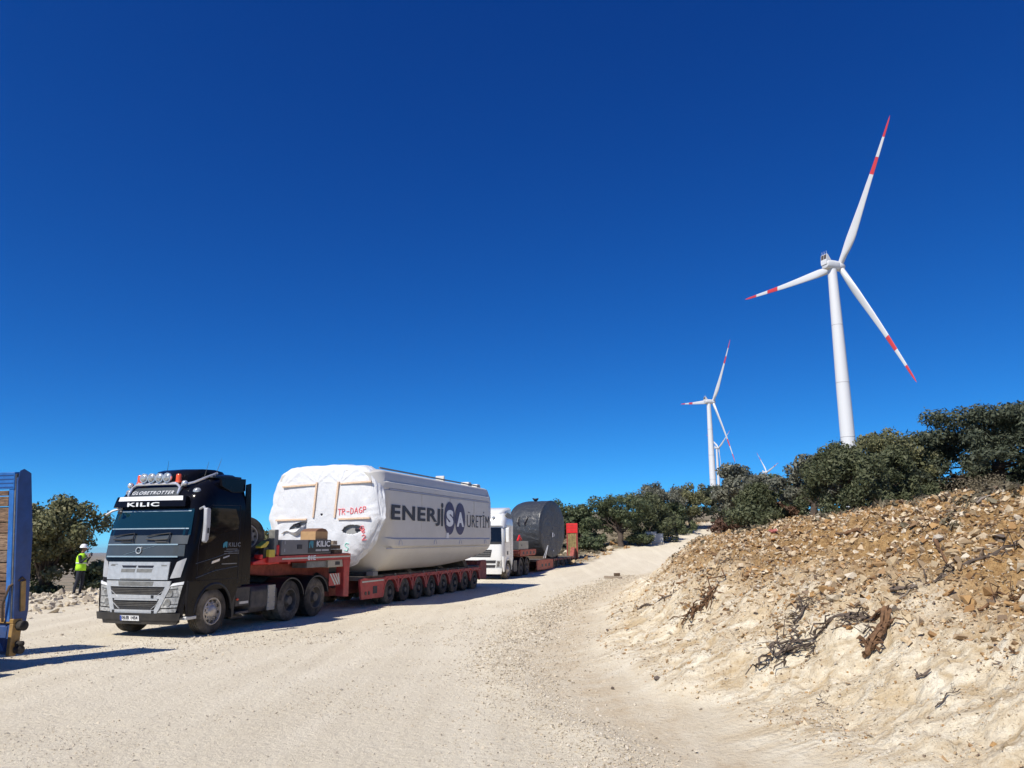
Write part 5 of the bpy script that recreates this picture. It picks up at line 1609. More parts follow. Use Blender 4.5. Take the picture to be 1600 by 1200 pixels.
def turbine(hub_xyz, axis_az, alpha, scale, label, detail=True):
    """hub centre in world space; axis_az: compass direction the rotor faces"""
    yaw = math.pi/2-R(axis_az)
    n = Vector((math.cos(yaw), math.sin(yaw), 0))
    hx, hy, hz = hub_xyz
    bxy = Vector((hx, hy, 0))-n*4.2*scale
    gz = tz(bxy.x, bxy.y)-1.0
    root = empty('wind_turbine', (bxy.x, bxy.y, gz), (0, 0, yaw))
    tag(root, label, 'wind turbine', 'wind turbines on the ridge')
    H = hz-gz
    tw = link('tower', TM['tower'], None, root, scale=(scale, scale, H-1.9*scale))
    if detail:
        for q in (.30, .52, .76):
            rq = float(np.interp(q, [0, .1, .35, .5, .8, .97], [2.75, 2.7, 2.62, 2.5, 2.05, 1.75]))
            MB().lathe([(rq-.1, q-.0011), (rq+.035, q-.0011), (rq+.035, q+.0011), (rq-.1, q+.0011)], 36, 'z').build('section_joint', MATS['grey_plate'], tw)
    nc = link('nacelle', TM['nac'], None, root, loc=(0, 0, H), scale=(scale*.66, scale*.95, scale*.95))
    co = link('cooler', TM['cool'], None, nc)
    if detail:
        for p in TM['pan']: link('radiator', p, None, nc)
        for y in (-1.2, 0, 1.2):
            MB().tube([(-5.0, y, 4.1), (-5.0, y, 5.6)], .07, 5).build('sensor_mast', MATS['turbine_white'], nc)
    hb = link('hub', TM['hub'], None, root, loc=(4.2*scale, 0, H), scale=(scale,)*3)
    for k in range(3):
        a = alpha+120*k           # from the image-right side (-y) towards up
        bl = link('blade', TM['blade'], None, root, loc=(4.2*scale, 0, H), rot=(R(90-a), -.07, 0), scale=(scale,)*3)
        for q, nm in (('b1', 'red_band'), ('b2', 'white_band'), ('b3', 'red_tip')):
            link(nm, TM[q], None, bl)
    return root

# hub positions surveyed from the photograph (metres)
turbine((131.6, 291.4, 113.6), 67.5, 55.8, 1.0, 'nearest and tallest wind turbine, standing behind the dark junipers')
turbine((172.5, 647.4, 127.3), 74.3, 51.5, 1.0, 'second nearest wind turbine, left of the tallest one')
turbine((389.6, 1439.8, 192.4), 80, 26, 1.0, 'small far wind turbine half hidden behind the second tower', False)
turbine((492.0, 1485.8, 151.2), 86.2, 11.9, 1.0, 'smallest wind turbine with only its rotor above the oak', False)
# ------------------------------------------------------------------ vegetation
def leaf_cloud(centers, radii, per, size, seed, up=0.0, flat=1.0, elong=1.5, shell=.45):
    """leaf-sized quads spread through clumps -> (verts, faces)"""
    g = np.random.default_rng(seed)
    cs, rs = [], []
    for c, r_, n in zip(centers, radii, per):
        n = int(n)
        d = g.normal(size=(n, 3)); d /= np.linalg.norm(d, axis=1)[:, None]
        q = (shell+(1-shell)*g.random(n)**.6)*(1+.18*g.normal(size=n)*.6)
        p = np.array(c)+d*q[:, None]*r_*np.array([1, 1, flat])
        cs.append(p); rs.append(d)
    P = np.concatenate(cs); D = np.concatenate(rs)
    n = len(P)
    N = D*.95+g.normal(size=(n, 3))*.6+np.array([0, 0, up])
    N /= np.linalg.norm(N, axis=1)[:, None]
    T = np.cross(N, g.normal(size=(n, 3))); T /= np.linalg.norm(T, axis=1)[:, None]
    B = np.cross(N, T)
    s = size*(.35+1.35*g.random(n)**1.5)
    a, b = T*(s*elong/2)[:, None], B*(s/2)[:, None]
    V = np.stack([P-a, P+b*.9, P+a, P-b*.9], 1).reshape(-1, 3)
    F = np.arange(n*4).reshape(-1, 4)
    return V, F

def limb(mb, p0, p1, r0, r1, g, n=6, wob=.12):
    p0, p1 = np.array(p0, float), np.array(p1, float)
    L = np.linalg.norm(p1-p0)
    pts = [p0+(p1-p0)*t+(g.normal(size=3)*wob*L*.35*math.sin(math.pi*t) if 0 < t < 1 else 0) for t in np.linspace(0, 1, n)]
    mb.tube(pts, list(np.linspace(r0, r1, n)), 7)
    return pts

def make_tree(seed, H, W, kind):
    """returns (wood mesh, crown mesh)"""
    g = np.random.default_rng(seed)
    wood = MB()
    cen, rad = [], []
    if kind == 'oak':
        th = .30*H
        lean = g.normal(size=2)*.08*H
        top = np.array([lean[0], lean[1], th])
        limb(wood, (0, 0, -.2), top, .075*H**.9, .05*H**.9, g)
        K = 46
        for i in range(K):
            d = g.normal(size=3); d /= np.linalg.norm(d)
            q = g.random()**.45
            p = np.array([lean[0]+d[0]*W*.5*q, lean[1]+d[1]*W*.5*q, H*.60+d[2]*H*.36*q])
            p[2] = max(p[2], .20*H+.1*H*g.random())
            cen.append(p); rad.append(W*(.085+.07*g.random()))
            if i % 3 == 0: limb(wood, top*(.6+.4*g.random()), p, .028*H**.8, .008, g)
    elif kind == 'juniper':
        limb(wood, (0, 0, -.2), (g.normal()*.05*H, g.normal()*.05*H, .8*H), .05*H, .012, g)
        K = 80
        for i in range(K):
            t = g.random()**1.1
            z = H*(.0+.92*t)
            rr_ = W*.5*(1-t**2.4)**.7*(.85+.3*g.random())
            a = g.random()*2*math.pi
            q = g.random()**.4
            cen.append(np.array([rr_*q*math.cos(a), rr_*q*math.sin(a), z])); rad.append(W*(.07+.06*g.random()))
            if i % 5 == 0: limb(wood, (0, 0, z*.6), cen[-1], .02*H**.6, .006, g)
        for i in range(7):     # spires sticking out of the top
            a = g.random()*2*math.pi; rr_ = W*.30*g.random()
            for k in range(3):
                cen.append(np.array([rr_*math.cos(a), rr_*math.sin(a), H*(.82+.09*k*(1-rr_/W))])); rad.append(W*(.05-.012*k))
    elif kind == 'pine':
        base = np.array([0, 0, -.2]); top = np.array([.10*W, 0, .72*H])
        limb(wood, base, top, .055*H, .03*H, g, 8, .06)
        for i in range(95):
            t = g.random()
            z = H*(.20+.72*t)
            rr_ = W*.5*math.sqrt(max(1-((t-.2)/.86)**2, .03))
            a = g.random()*2*math.pi; q = g.random()**.42
            c = np.array([.06*W+rr_*q*math.cos(a), rr_*q*math.sin(a), z+.04*H*g.normal()*(1-t)])
            n_ = 2
            for k in range(n_):
                cen.append(c+g.normal(size=3)*np.array([.07*W, .07*W, .015*H])); rad.append(W*(.06+.045*g.random()))
            if i % 4 == 0: limb(wood, (.06*W*t, 0, .25*H+.4*H*t), c, .022*H**.7, .008, g)
    elif kind == 'shrub':
        for i in range(22):
            d = g.normal(size=3); d /= np.linalg.norm(d); q = g.random()**.5
            p = np.array([d[0]*W*.5*q, d[1]*W*.5*q, H*.42+abs(d[2])*H*.5*q-.1*H])
            cen.append(p); rad.append(W*(.10+.07*g.random()))
            if i % 2 == 0: limb(wood, (g.normal()*.05*W, g.normal()*.05*W, -.1), p, .018*H**.5, .005, g)
    return wood, cen, rad, g

TREE_CACHE = {}
def tree_meshes(seed, H, W, kind, leaf, n, matn, flat=1.0, barkn='bark'):
    key = (seed, H, W, kind, leaf, n, matn)
    if key in TREE_CACHE: return TREE_CACHE[key]
    wood, cen, rad, g = make_tree(seed, H, W, kind)
    rad = np.array(rad); w = rad**2; per = np.maximum(6, n*w/w.sum())
    fl = {'pine': .62, 'oak': .8, 'juniper': 1.05, 'shrub': .85}[kind]
    V, F = leaf_cloud(cen, rad, per, leaf, seed+100, up={'pine': .5}.get(kind, .15), flat=fl, elong={'juniper': 2.2, 'pine': 2.4}.get(kind, 1.5), shell=.35)
    V[:, 2] = np.maximum(V[:, 2], -.05)
    cm = np_mesh('crown', V, F); cm.materials.append(MATS[matn])
    wm = wood.mesh('trunk', 60); wm.materials.append(MATS[barkn])
    TREE_CACHE[key] = (wm, cm)
    return wm, cm

def plant(name, label, cat, x, y, seed, H, W, kind, leaf, n, matn, group, rot=0.0, scale=1.0, barkn='bark', sink=0.05):
    wm, cm = tree_meshes(seed, H, W, kind, leaf, n, matn, barkn=barkn)
    e = empty(name, (x, y, tz(x, y)-sink), (0, 0, rot))
    e.scale = (scale,)*3
    tag(e, label, cat, group)
    link('stem' if kind == 'shrub' else 'trunk', wm, None, e)
    link('foliage' if kind == 'shrub' else 'crown', cm, None, e)
    return e

G1, G2, G3 = 'trees at the left edge of the pad', 'trees along the far side of the road', 'junipers and trees on top of the bank'
# by the blue ramp, behind the worker
plant('oak_tree', 'broad olive-green oak behind the worker, beside the blue ramp', 'tree', -19.9, 33.4, 3, 4.7, 4.5, 'oak', .088, 27000, 'leaf_oak', G1)
plant('oak_tree', 'low olive oak squeezed between the blue ramp and broad oak', 'tree', -21.4, 33.4, 4, 3.9, 3.6, 'oak', .09, 12000, 'leaf_oak', G1)
plant('low_shrub', 'dark low shrub right of the worker, left of the black truck', 'shrub', -17.0, 33.0, 5, 1.7, 2.3, 'shrub', .10, 4500, 'leaf_dark', G1)
plant('low_shrub', 'dark shrub at the foot of the broad oak trunk', 'shrub', -19.6, 32.4, 6, 1.1, 2.6, 'shrub', .10, 3800, 'leaf_dark', G1)
plant('oak_tree', 'grey-green oak top showing between black cab and white sheeting', 'tree', -14.2, 42.0, 7, 3.6, 3.4, 'oak', .13, 6000, 'leaf_oak', G1)
# far side of the road
plant('oak_tree', 'round dark oak with a clear trunk, right of the red ramp', 'tree', 9.7, 70, 11, 5.0, 5.4, 'oak', .125, 13500, 'leaf_dark', G2)
plant('oak_tree', 'dark tree directly right of the red ramp', 'tree', 6.2, 69, 12, 3.7, 4.2, 'juniper', .125, 10500, 'leaf_dark', G2)
plant('oak_tree', 'dark tree half hidden by the grey drum and red ramp', 'tree', 3.6, 70, 13, 4.0, 4.6, 'oak', .125, 9000, 'leaf_dark', G2)
plant('juniper_tree', 'broad juniper behind the grey cabinets', 'tree', 13.2, 75, 14, 4.6, 5.2, 'juniper', .125, 12000, 'leaf_juniper', G2)
plant('oak_tree', 'tall grey-green oak behind the grey cabinets', 'tree', 16.4, 84, 15, 6.0, 6.0, 'oak', .14, 12000, 'leaf_grey', G2)
plant('oak_tree', 'grey-green oak left of the far turbine towers', 'tree', 20.4, 88, 16, 5.4, 5.4, 'oak', .14, 10500, 'leaf_oak', G2)
plant('juniper_tree', 'small juniper beside the upper bend of the road', 'tree', 17.0, 82, 17, 3.4, 4.6, 'juniper', .125, 9000, 'leaf_dark', G2)
plant('juniper_tree', 'dark spreading juniper at the base of the far turbine towers', 'tree', 24.0, 90, 18, 5.0, 6.4, 'pine', .12, 13000, 'leaf_pine', G2)
plant('low_shrub', 'low dark shrub at the road edge left of the grey cabinets', 'shrub', 11.6, 70.5, 19, 1.3, 2.4, 'shrub', .11, 3750, 'leaf_dark', G2)
plant('low_shrub', 'low shrub beside the red ramp near the white boulder', 'shrub', 6.5, 66, 20, 1.4, 2.2, 'shrub', .11, 3750, 'leaf_dark', G2)
# top of the bank
def pA_(px, Y):
    return (px-800)/1200*(Y*.977+.2)
plant('oak_tree', 'grey-leaved oak on the bank right of the far turbine towers', 'tree', pA_(1168, 33), 33, 21, 2.9, 2.9, 'oak', .085, 13000, 'leaf_grey', G3)
plant('juniper_tree', 'green juniper in front of the grey-leaved oak', 'tree', pA_(1187, 28.5), 28.5, 22, 1.75, 1.9, 'juniper', .05, 14000, 'leaf_juniper', G3)
plant('low_shrub', 'low bright green shrub where the bank meets the road', 'shrub', pA_(1176, 26), 26, 23, .75, 2.0, 'shrub', .06, 5000, 'leaf_juniper', G3)
plant('low_shrub', 'brown dying shrub left of the green juniper', 'shrub', pA_(1136, 29), 29, 24, 1.05, 1.5, 'shrub', .06, 3600, 'leaf_brown', G3)
plant('low_shrub', 'brown dying shrub right of the green juniper', 'shrub', pA_(1222, 29), 29, 25, 1.15, 1.3, 'shrub', .06, 3400, 'leaf_brown', G3)
plant('juniper_tree', 'dark juniper below the smallest turbine rotor', 'tree', pA_(1208, 35), 35, 26, 2.3, 3.2, 'juniper', .085, 9000, 'leaf_dark', G3)
plant('oak_tree', 'grey-leaved oak at the left end of the juniper thicket', 'tree', pA_(1268, 27), 27, 27, 2.35, 2.5, 'oak', .08, 11000, 'leaf_grey', G3)
plant('juniper_tree', 'large dark juniper at the front of the thicket', 'tree', pA_(1320, 21.5), 21.5, 28, 1.95, 2.7, 'juniper', .042, 27000, 'leaf_juniper', G3)
plant('oak_tree', 'grey-green oak rising behind the large juniper beside the tower', 'tree', pA_(1388, 25.5), 25.5, 29, 2.75, 2.9, 'oak', .06, 18000, 'leaf_oak', G3)
plant('juniper_tree', 'yellowish green juniper right of the large dark juniper', 'tree', pA_(1405, 23), 23, 30, 2.05, 1.9, 'juniper', .045, 16000, 'leaf_juniper', G3)
plant('oak_tree', 'small grey oak between the thicket and the spreading pine', 'tree', pA_(1432, 26.5), 26.5, 31, 2.5, 2.0, 'oak', .08, 7000, 'leaf_oak', G3)
plant('pine_tree', 'large spreading dark pine on the bank at the right edge', 'tree', pA_(1560, 26), 26, 32, 3.45, 5.6, 'pine', .055, 62000, 'leaf_pine', G3)
plant('low_shrub', 'leafless brown thicket under the spreading pine', 'shrub', pA_(1540, 23.5), 23.5, 33, .95, 2.4, 'shrub', .03, 5000, 'leaf_scrub', G3, barkn='bark_pale')
plant('low_shrub', 'dark shrub between juniper thicket and pine trunk', 'shrub', pA_(1440, 24), 24, 34, 1.0, 1.5, 'shrub', .06, 4000, 'leaf_dark', G3)

for px_, Y_, sd_, lab_ in ((1285, 29, 41, 'dark undergrowth between the grey oak and large juniper'), (1345, 28, 42, 'dark undergrowth behind the large front juniper'), (1425, 29, 43, 'dark undergrowth behind the yellowish juniper'), (1490, 30, 44, 'dark undergrowth left of the pine trunk'), (1575, 31, 45, 'dark undergrowth behind the pine at the right edge')):
    plant('low_shrub', lab_, 'shrub', pA_(px_, Y_), Y_, sd_, 1.7, 3.0, 'shrub', .09, 3000, 'leaf_dark', G3)

def snag(label, x, y, seed, n, L, spread, mat, thick=.03, name='dead_branch'):
    g = np.random.default_rng(seed)
    m = MB()
    z = tz(x, y)
    a0 = g.random()*6.28
    for i in range(n):
        a = a0+g.normal()*spread
        p0 = np.array([g.normal()*.12*L, g.normal()*.12*L, .02])
        l = L*(.5+.6*g.random())
        p1 = p0+np.array([math.cos(a)*l, math.sin(a)*l, 0])
        p1[2] = tz(x+p1[0], y+p1[1])-z+.05+.35*g.random()*l*.5
        limb(m, p0, p1, thick*(.5+.7*g.random()), thick*.2, g, 6, .25)
    o = m.build(name, MATS[mat], None, smooth=60, loc=(x, y, z+.02))
    tag(o, label, 'branch', 'dead branches on the bank')
    return o
snag('pale dead branches sprawling under the spreading pine', pA_(1570, 22.5), 22.5, 3, 16, 1.3, 1.3, 'bark_pale', .028)
snag('pale dead branch leaning at the foot of the pine trunk', pA_(1490, 23.5), 23.5, 4, 7, 1.0, 1.5, 'bark_pale', .022)
snag('thin pale dead twigs left of the large dark juniper', pA_(1280, 23.5), 23.5, 5, 7, .9, 1.2, 'bark_pale', .016)

# scrub and dry grass tufts covering the crest of the bank and the far verge: uncountable cover
def scrub():
    g = np.random.default_rng(77)
    n = 15000
    az = np.radians(g.uniform(9, 38, n)); r = np.exp(g.uniform(np.log(12), np.log(60), n))
    x, y = r*np.sin(az), r*np.cos(az)
    d = foot_d(x, y)
    dens = sstep(4.2, 7.0, d+1.2*vnoise(x*.7, y*.7, seed=85)+3.0*sstep(17, 26, y))*(vnoise(x*1.4, y*1.4, seed=91) > -.05)
    k = g.random(n) < dens
    x, y = x[k][:2200], y[k][:2200]
    cen = np.stack([x, y, terrain(x, y)+.03], -1)
    rad = g.uniform(.05, .20, len(x))*np.clip(np.hypot(x, y)/20, .8, 2)
    V, F = leaf_cloud(cen, rad, np.full(len(x), 16), .05, 78, up=.3, flat=.6, elong=2.4, shell=.2)
    me = np_mesh('scrub', V, F)
    o = link('scrub', me, MATS['leaf_scrub'])
    tag(o, 'low dry scrub and grass on top of the bank', 'scrub', None, 'stuff')
    # far verge
    n = 5000
    y = g.uniform(55, 105, n); x = np.interp(y, LEFT_Y, LEFT_X)-np.abs(g.normal(size=n))*9-.8
    k = vnoise(x*.4, y*.4, seed=93) > .1
    x, y = x[k][:900], y[k][:900]
    cen = np.stack([x, y, terrain(x, y)+.05], -1)
    V, F = leaf_cloud(cen, g.uniform(.15, .5, len(x)), np.full(len(x), 16), .13, 79, up=.3, flat=.55, elong=2.2, shell=.2)
    o = link('scrub', np_mesh('scrub', V, F), MATS['leaf_scrub'])
    tag(o, 'low dry scrub on the ground left of the far road', 'scrub', None, 'stuff')
scrub()

# ------------------------------------------------------------------ stones
WX, WY = -15.62, 28.6            # where the worker stands
def rock_shape(seed, sub=1):
    g = np.random.default_rng(seed)
    bm = bmesh.new()
    bmesh.ops.create_icosphere(bm, subdivisions=sub, radius=1.0)
    sx = np.array([1.0, g.uniform(.6, .95), g.uniform(.4, .75)])
    planes = g.normal(size=(9, 3)); planes /= np.linalg.norm(planes, axis=1)[:, None]
    lim = g.uniform(.55, .9, 9)
    V = np.array([v.co[:] for v in bm.verts]); F = np.array([[v.index for v in f.verts] for f in bm.faces])
    bm.free()
    for pl, l in zip(planes, lim):
        dd = V@pl
        V = V-np.maximum(dd-l, 0)[:, None]*pl
    V = V*(1+.10*g.normal(size=(len(V), 1)))*sx
    return V, F
def shard_shape(seed, n=13):
    g = np.random.default_rng(seed)
    P = g.normal(size=(n, 3)); P /= np.linalg.norm(P, axis=1)[:, None]
    P = P*g.uniform(.75, 1.1, (n, 1))*np.array([1.0, g.uniform(.6, .9), g.uniform(.45, .8)])
    bm = bmesh.new()
    for v in P: bm.verts.new(v)
    r_ = bmesh.ops.convex_hull(bm, input=bm.verts)
    bmesh.ops.triangulate(bm, faces=bm.faces)
    bmesh.ops.delete(bm, geom=[v for v in bm.verts if not v.link_faces], context='VERTS')
    bm.verts.index_update()
    V, F = np.array([v.co[:] for v in bm.verts]), np.array([[v.index for v in f.verts] for f in bm.faces])
    bm.free()
    return V, F
ROCKS = [shard_shape(200+i, 9) for i in range(14)]          # about 14 triangles each
PEBS = [shard_shape(300+i, 6) for i in range(10)]

def rot_mats(g, n):
    q = g.normal(size=(n, 4)); q /= np.linalg.norm(q, axis=1)[:, None]
    w, x, y, z = q.T
    return np.stack([1-2*(y*y+z*z), 2*(x*y-z*w), 2*(x*z+y*w), 2*(x*y+z*w), 1-2*(x*x+z*z), 2*(y*z-x*w), 2*(x*z-y*w), 2*(y*z+x*w), 1-2*(x*x+y*y)], -1).reshape(n, 3, 3)

def scatter(name, x, y, size, shapes, matn, seed, label, sink=.25, parent=None):
    g = np.random.default_rng(seed)
    z = terrain(x, y)
    Rm = rot_mats(g, len(x))
    ks = g.integers(0, len(shapes), len(x))
    Vs, Fs, off = [], [], 0
    for k, (V, F) in enumerate(shapes):
        i = np.where(ks == k)[0]
        if len(i) == 0: continue
        W = np.einsum('nij,vj->nvi', Rm[i], V)*size[i][:, None, None]
        W[:, :, 2] *= .8
        W += np.stack([x[i], y[i], z[i]+size[i]*(.5-sink)*.8], -1)[:, None, :]
        Vs.append(W.reshape(-1, 3))
        Fs.append((F[None]+(np.arange(len(i))*len(V))[:, None, None]+off).reshape(-1, 3))
        off += len(i)*len(V)
    me = np_mesh(name, np.concatenate(Vs), np.concatenate(Fs))
    o = link(name, me, MATS[matn], parent)
    tag(o, label, None, None, 'stuff')
    return o

stone_mat('wood_chip', [(0, (.07, .05, .04)), (.4, (.13, .075, .042)), (.75, (.20, .115, .06)), (1, (.16, .135, .115))])
def stones():
    g = np.random.default_rng(55)
    bank = bpy.data.objects['embankment']
    # candidates spread over the bank
    n = 260000
    az = np.radians(g.uniform(2, 41, n)); r = np.exp(g.uniform(np.log(5.5), np.log(55), n))
    x, y = r*np.sin(az), r*np.cos(az)
    d = foot_d(x, y)
    up = sstep(.7, 2.5, d+1.6*fbm(x*.55, y*.55, oct=5, seed=84, gain=.6))
    clus = .5+.5*fbm(x*1.2, y*1.2, oct=3, seed=95)
    crest = sstep(6.5, 10.5, d+2.6*sstep(17, 26, y))
    dens = (d > -.2)*(.42+.58*up)*(.25+1.2*clus)*(1-.75*crest)
    k = g.random(n) < dens*.85
    x, y, r, up = x[k], y[k], r[k], up[k]
    m = len(x)
    size = np.exp(g.normal(size=m)*.86+np.log(.0115))*(.8+.4*up)*np.clip(r/10, .75, 2.4)
    size = np.clip(size, .007, .10)*(.62+.38*up)
    order = np.argsort(-size/r)
    big, rest = order[:300], order[300:]
    meshes = []
    for i, (V, F) in enumerate(ROCKS):
        me = np_mesh('stone', V, F); me.materials.append(MATS['rubble_stone']); meshes.append(me)
    zb = terrain(x[big], y[big])
    for j, i in enumerate(big):
        o = bpy.data.objects.new('stone', meshes[j % len(meshes)])
        COL.objects.link(o); o.parent = bank
        s = float(size[i])
        o.location = (x[i], y[i], zb[j]+s*.18)
        o.rotation_euler = (g.normal()*.5, g.normal()*.5, g.random()*6.28)
        o.scale = (s*g.uniform(.9, 1.4), s*g.uniform(.8, 1.15), s*g.uniform(.75, 1.15))
    rest = rest[:88000]
    scatter('rubble', x[rest], y[rest], size[rest], PEBS, 'rubble_stone', 56, 'loose limestone rubble strewn over the bank', parent=bank)
    # pale chips on the lower face
    n = 60000
    az = np.radians(g.uniform(4, 41, n)); rl = np.exp(g.uniform(np.log(5.5), np.log(26), n))
    xl_, yl_ = rl*np.sin(az), rl*np.cos(az)
    dl = foot_d(xl_, yl_)
    kl = (dl > -.1) & (dl < 3.2) & (g.random(n) < .12+.9*sstep(.1, .5, fbm(xl_*.9, yl_*.9, oct=3, seed=101)))
    xl_, yl_, rl = xl_[kl][:7000], yl_[kl][:7000], rl[kl][:7000]
    sl_ = np.clip(np.exp(g.normal(size=len(xl_))*.55+np.log(.0135)), .006, .06)*np.clip(rl/10, .8, 1.8)
    scatter('rubble', xl_, yl_, sl_, PEBS, 'pale_stone', 62, 'pale limestone chips on the lower face of the bank', parent=bank)
    # chips of bark and broken twigs mixed into the brown soil
    n = 26000
    az = np.radians(g.uniform(3, 41, n)); r = np.exp(g.uniform(np.log(6.5), np.log(30), n))
    xd, yd = r*np.sin(az), r*np.cos(az)
    dd_ = foot_d(xd, yd)
    kk = g.random(n) < sstep(.8, 2.6, dd_+1.6*fbm(xd*.55, yd*.55, oct=5, seed=84, gain=.6))*np.clip(.15+1.5*fbm(xd*.9, yd*.9, oct=3, seed=99), 0, 1)*(dd_ > .3)
    xd, yd, r = xd[kk][:4200], yd[kk][:4200], r[kk][:4200]
    m_ = len(xd)
    ln = np.clip(np.exp(g.normal(size=m_)*.5+np.log(.065)), .02, .28)*np.clip(r/11, .8, 1.8)
    aa = g.random(m_)*6.28; tilt = g.normal(size=m_)*.3
    T_ = np.stack([np.cos(aa)*np.cos(tilt), np.sin(aa)*np.cos(tilt), np.sin(tilt)], -1)
    N_ = np.cross(T_, np.array([0, 0, 1.0])); N_ /= np.linalg.norm(N_, axis=1)[:, None]
    U_ = np.cross(N_, T_)
    c0 = np.stack([xd, yd, terrain(xd, yd)+.008+.15*ln*np.abs(np.sin(tilt))], -1)
    th_ = ln*g.uniform(.05, .14, m_)
    bend = N_*(ln*g.normal(size=m_)*.12)[:, None]
    vs_ = []
    for e_, b_, w_ in ((-.5, 0, .7), (0, 1, 1.0), (.5, 0, .35)):
        for k_ in range(3):
            ph = k_*2*math.pi/3
            vs_.append(c0+T_*(ln*e_)[:, None]+bend*b_+(N_*math.cos(ph)+U_*math.sin(ph))*(th_*w_)[:, None])
    Vd = np.stack(vs_, 1).reshape(-1, 3)
    fq = np.array([(0, 1, 4, 3), (1, 2, 5, 4), (2, 0, 3, 5), (3, 4, 7, 6), (4, 5, 8, 7), (5, 3, 6, 8)])
    Fd = (fq[None]+(np.arange(m_)*9)[:, None, None]).reshape(-1, 4)
    od = link('wood_debris', np_mesh('wood_debris', Vd, Fd), MATS['wood_chip'], bank)
    tag(od, 'small dark twigs and bark chips strewn over the brown rubble', None, None, 'stuff')
    # gravel windrow along the foot of the bank
    n = 26000
    yy = np.exp(g.uniform(np.log(5.0), np.log(46), n))
    xf = np.interp(yy, FOOT_Y, FOOT_X)
    dd = g.normal(size=n)*.55-1.8
    xx = xf+dd*1.05
    k = g.random(n) < .95*np.exp(-((foot_d(xx, yy)+2.0)/.6)**2)+.28
    xx, yy = xx[k], yy[k]
    sz = np.clip(np.exp(g.normal(size=len(xx))*.42+np.log(.017)), .008, .06)*np.clip(np.hypot(xx, yy)/13, .8, 2.0)
    road = bpy.data.objects['road']
    scatter('gravel', xx, yy, sz, PEBS, 'pale_stone', 57, 'pale loose gravel along the foot of the bank', parent=road)
    # sparse stones over the road
    n = 90000
    az = np.radians(g.uniform(-39, 16, n)); r = np.exp(g.uniform(np.log(5.0), np.log(40), n))
    x, y = r*np.sin(az), r*np.cos(az)
    cl = .5+.5*fbm(x*.45, y*.45, oct=4, seed=97)
    k = (foot_d(x, y) < -.2) & (g.random(n) < .10+1.1*sstep(.42, .72, cl)) & (sw(x, y)[1] < 9)
    x, y, r = x[k], y[k], r[k]
    sz = np.clip(np.exp(g.normal(size=len(x))*.45+np.log(.0085)), .004, .035)*np.clip(r/9, .8, 2.0)
    scatter('gravel', x, y, sz, PEBS, 'pale_stone', 58, 'fine loose stones scattered over the gravel road', parent=road)
    # rubble ridge on the left, under the worker
    gr = bpy.data.objects['ground']
    n = 2600
    s_ = g.uniform(-2, 26, n); w_ = 10.0+g.normal(size=n)*1.15
    x = OX+s_*AX-w_*AY; y = OY+s_*AY+w_*AX
    sz = np.clip(np.exp(g.normal(size=n)*.5+np.log(.085)), .03, .26)
    keep = np.hypot(x-WX, y-WY) > .35
    scatter('rubble', x[keep], y[keep], sz[keep], ROCKS[:5], 'pale_stone', 59, 'pale stone rubble ridge below the worker and oak', parent=gr)
    # stones on the far verge
    n = 700
    y = g.uniform(52, 100, n); x = np.interp(y, LEFT_Y, LEFT_X)-np.abs(g.normal(size=n))*2.2+.3
    scatter('rubble', x, y, np.clip(np.exp(g.normal(size=n)*.6+np.log(.09)), .04, .45), ROCKS[5:], 'rubble_stone', 60, 'stones along the left verge of the far road', parent=gr)
stones()

def boulder(label, x, y, s, mat, seed, dz=.2, name='boulder', group=None):
    V, F = shard_shape(seed+500, 13)
    me = np_mesh(name, V, F)
    o = link(name, me, MATS[mat], loc=(x, y, tz(x, y)+s*dz), scale=(s, s*.85, s*.8), rot=(0, 0, seed*1.3))
    tag(o, label, 'boulder', group)
    return o
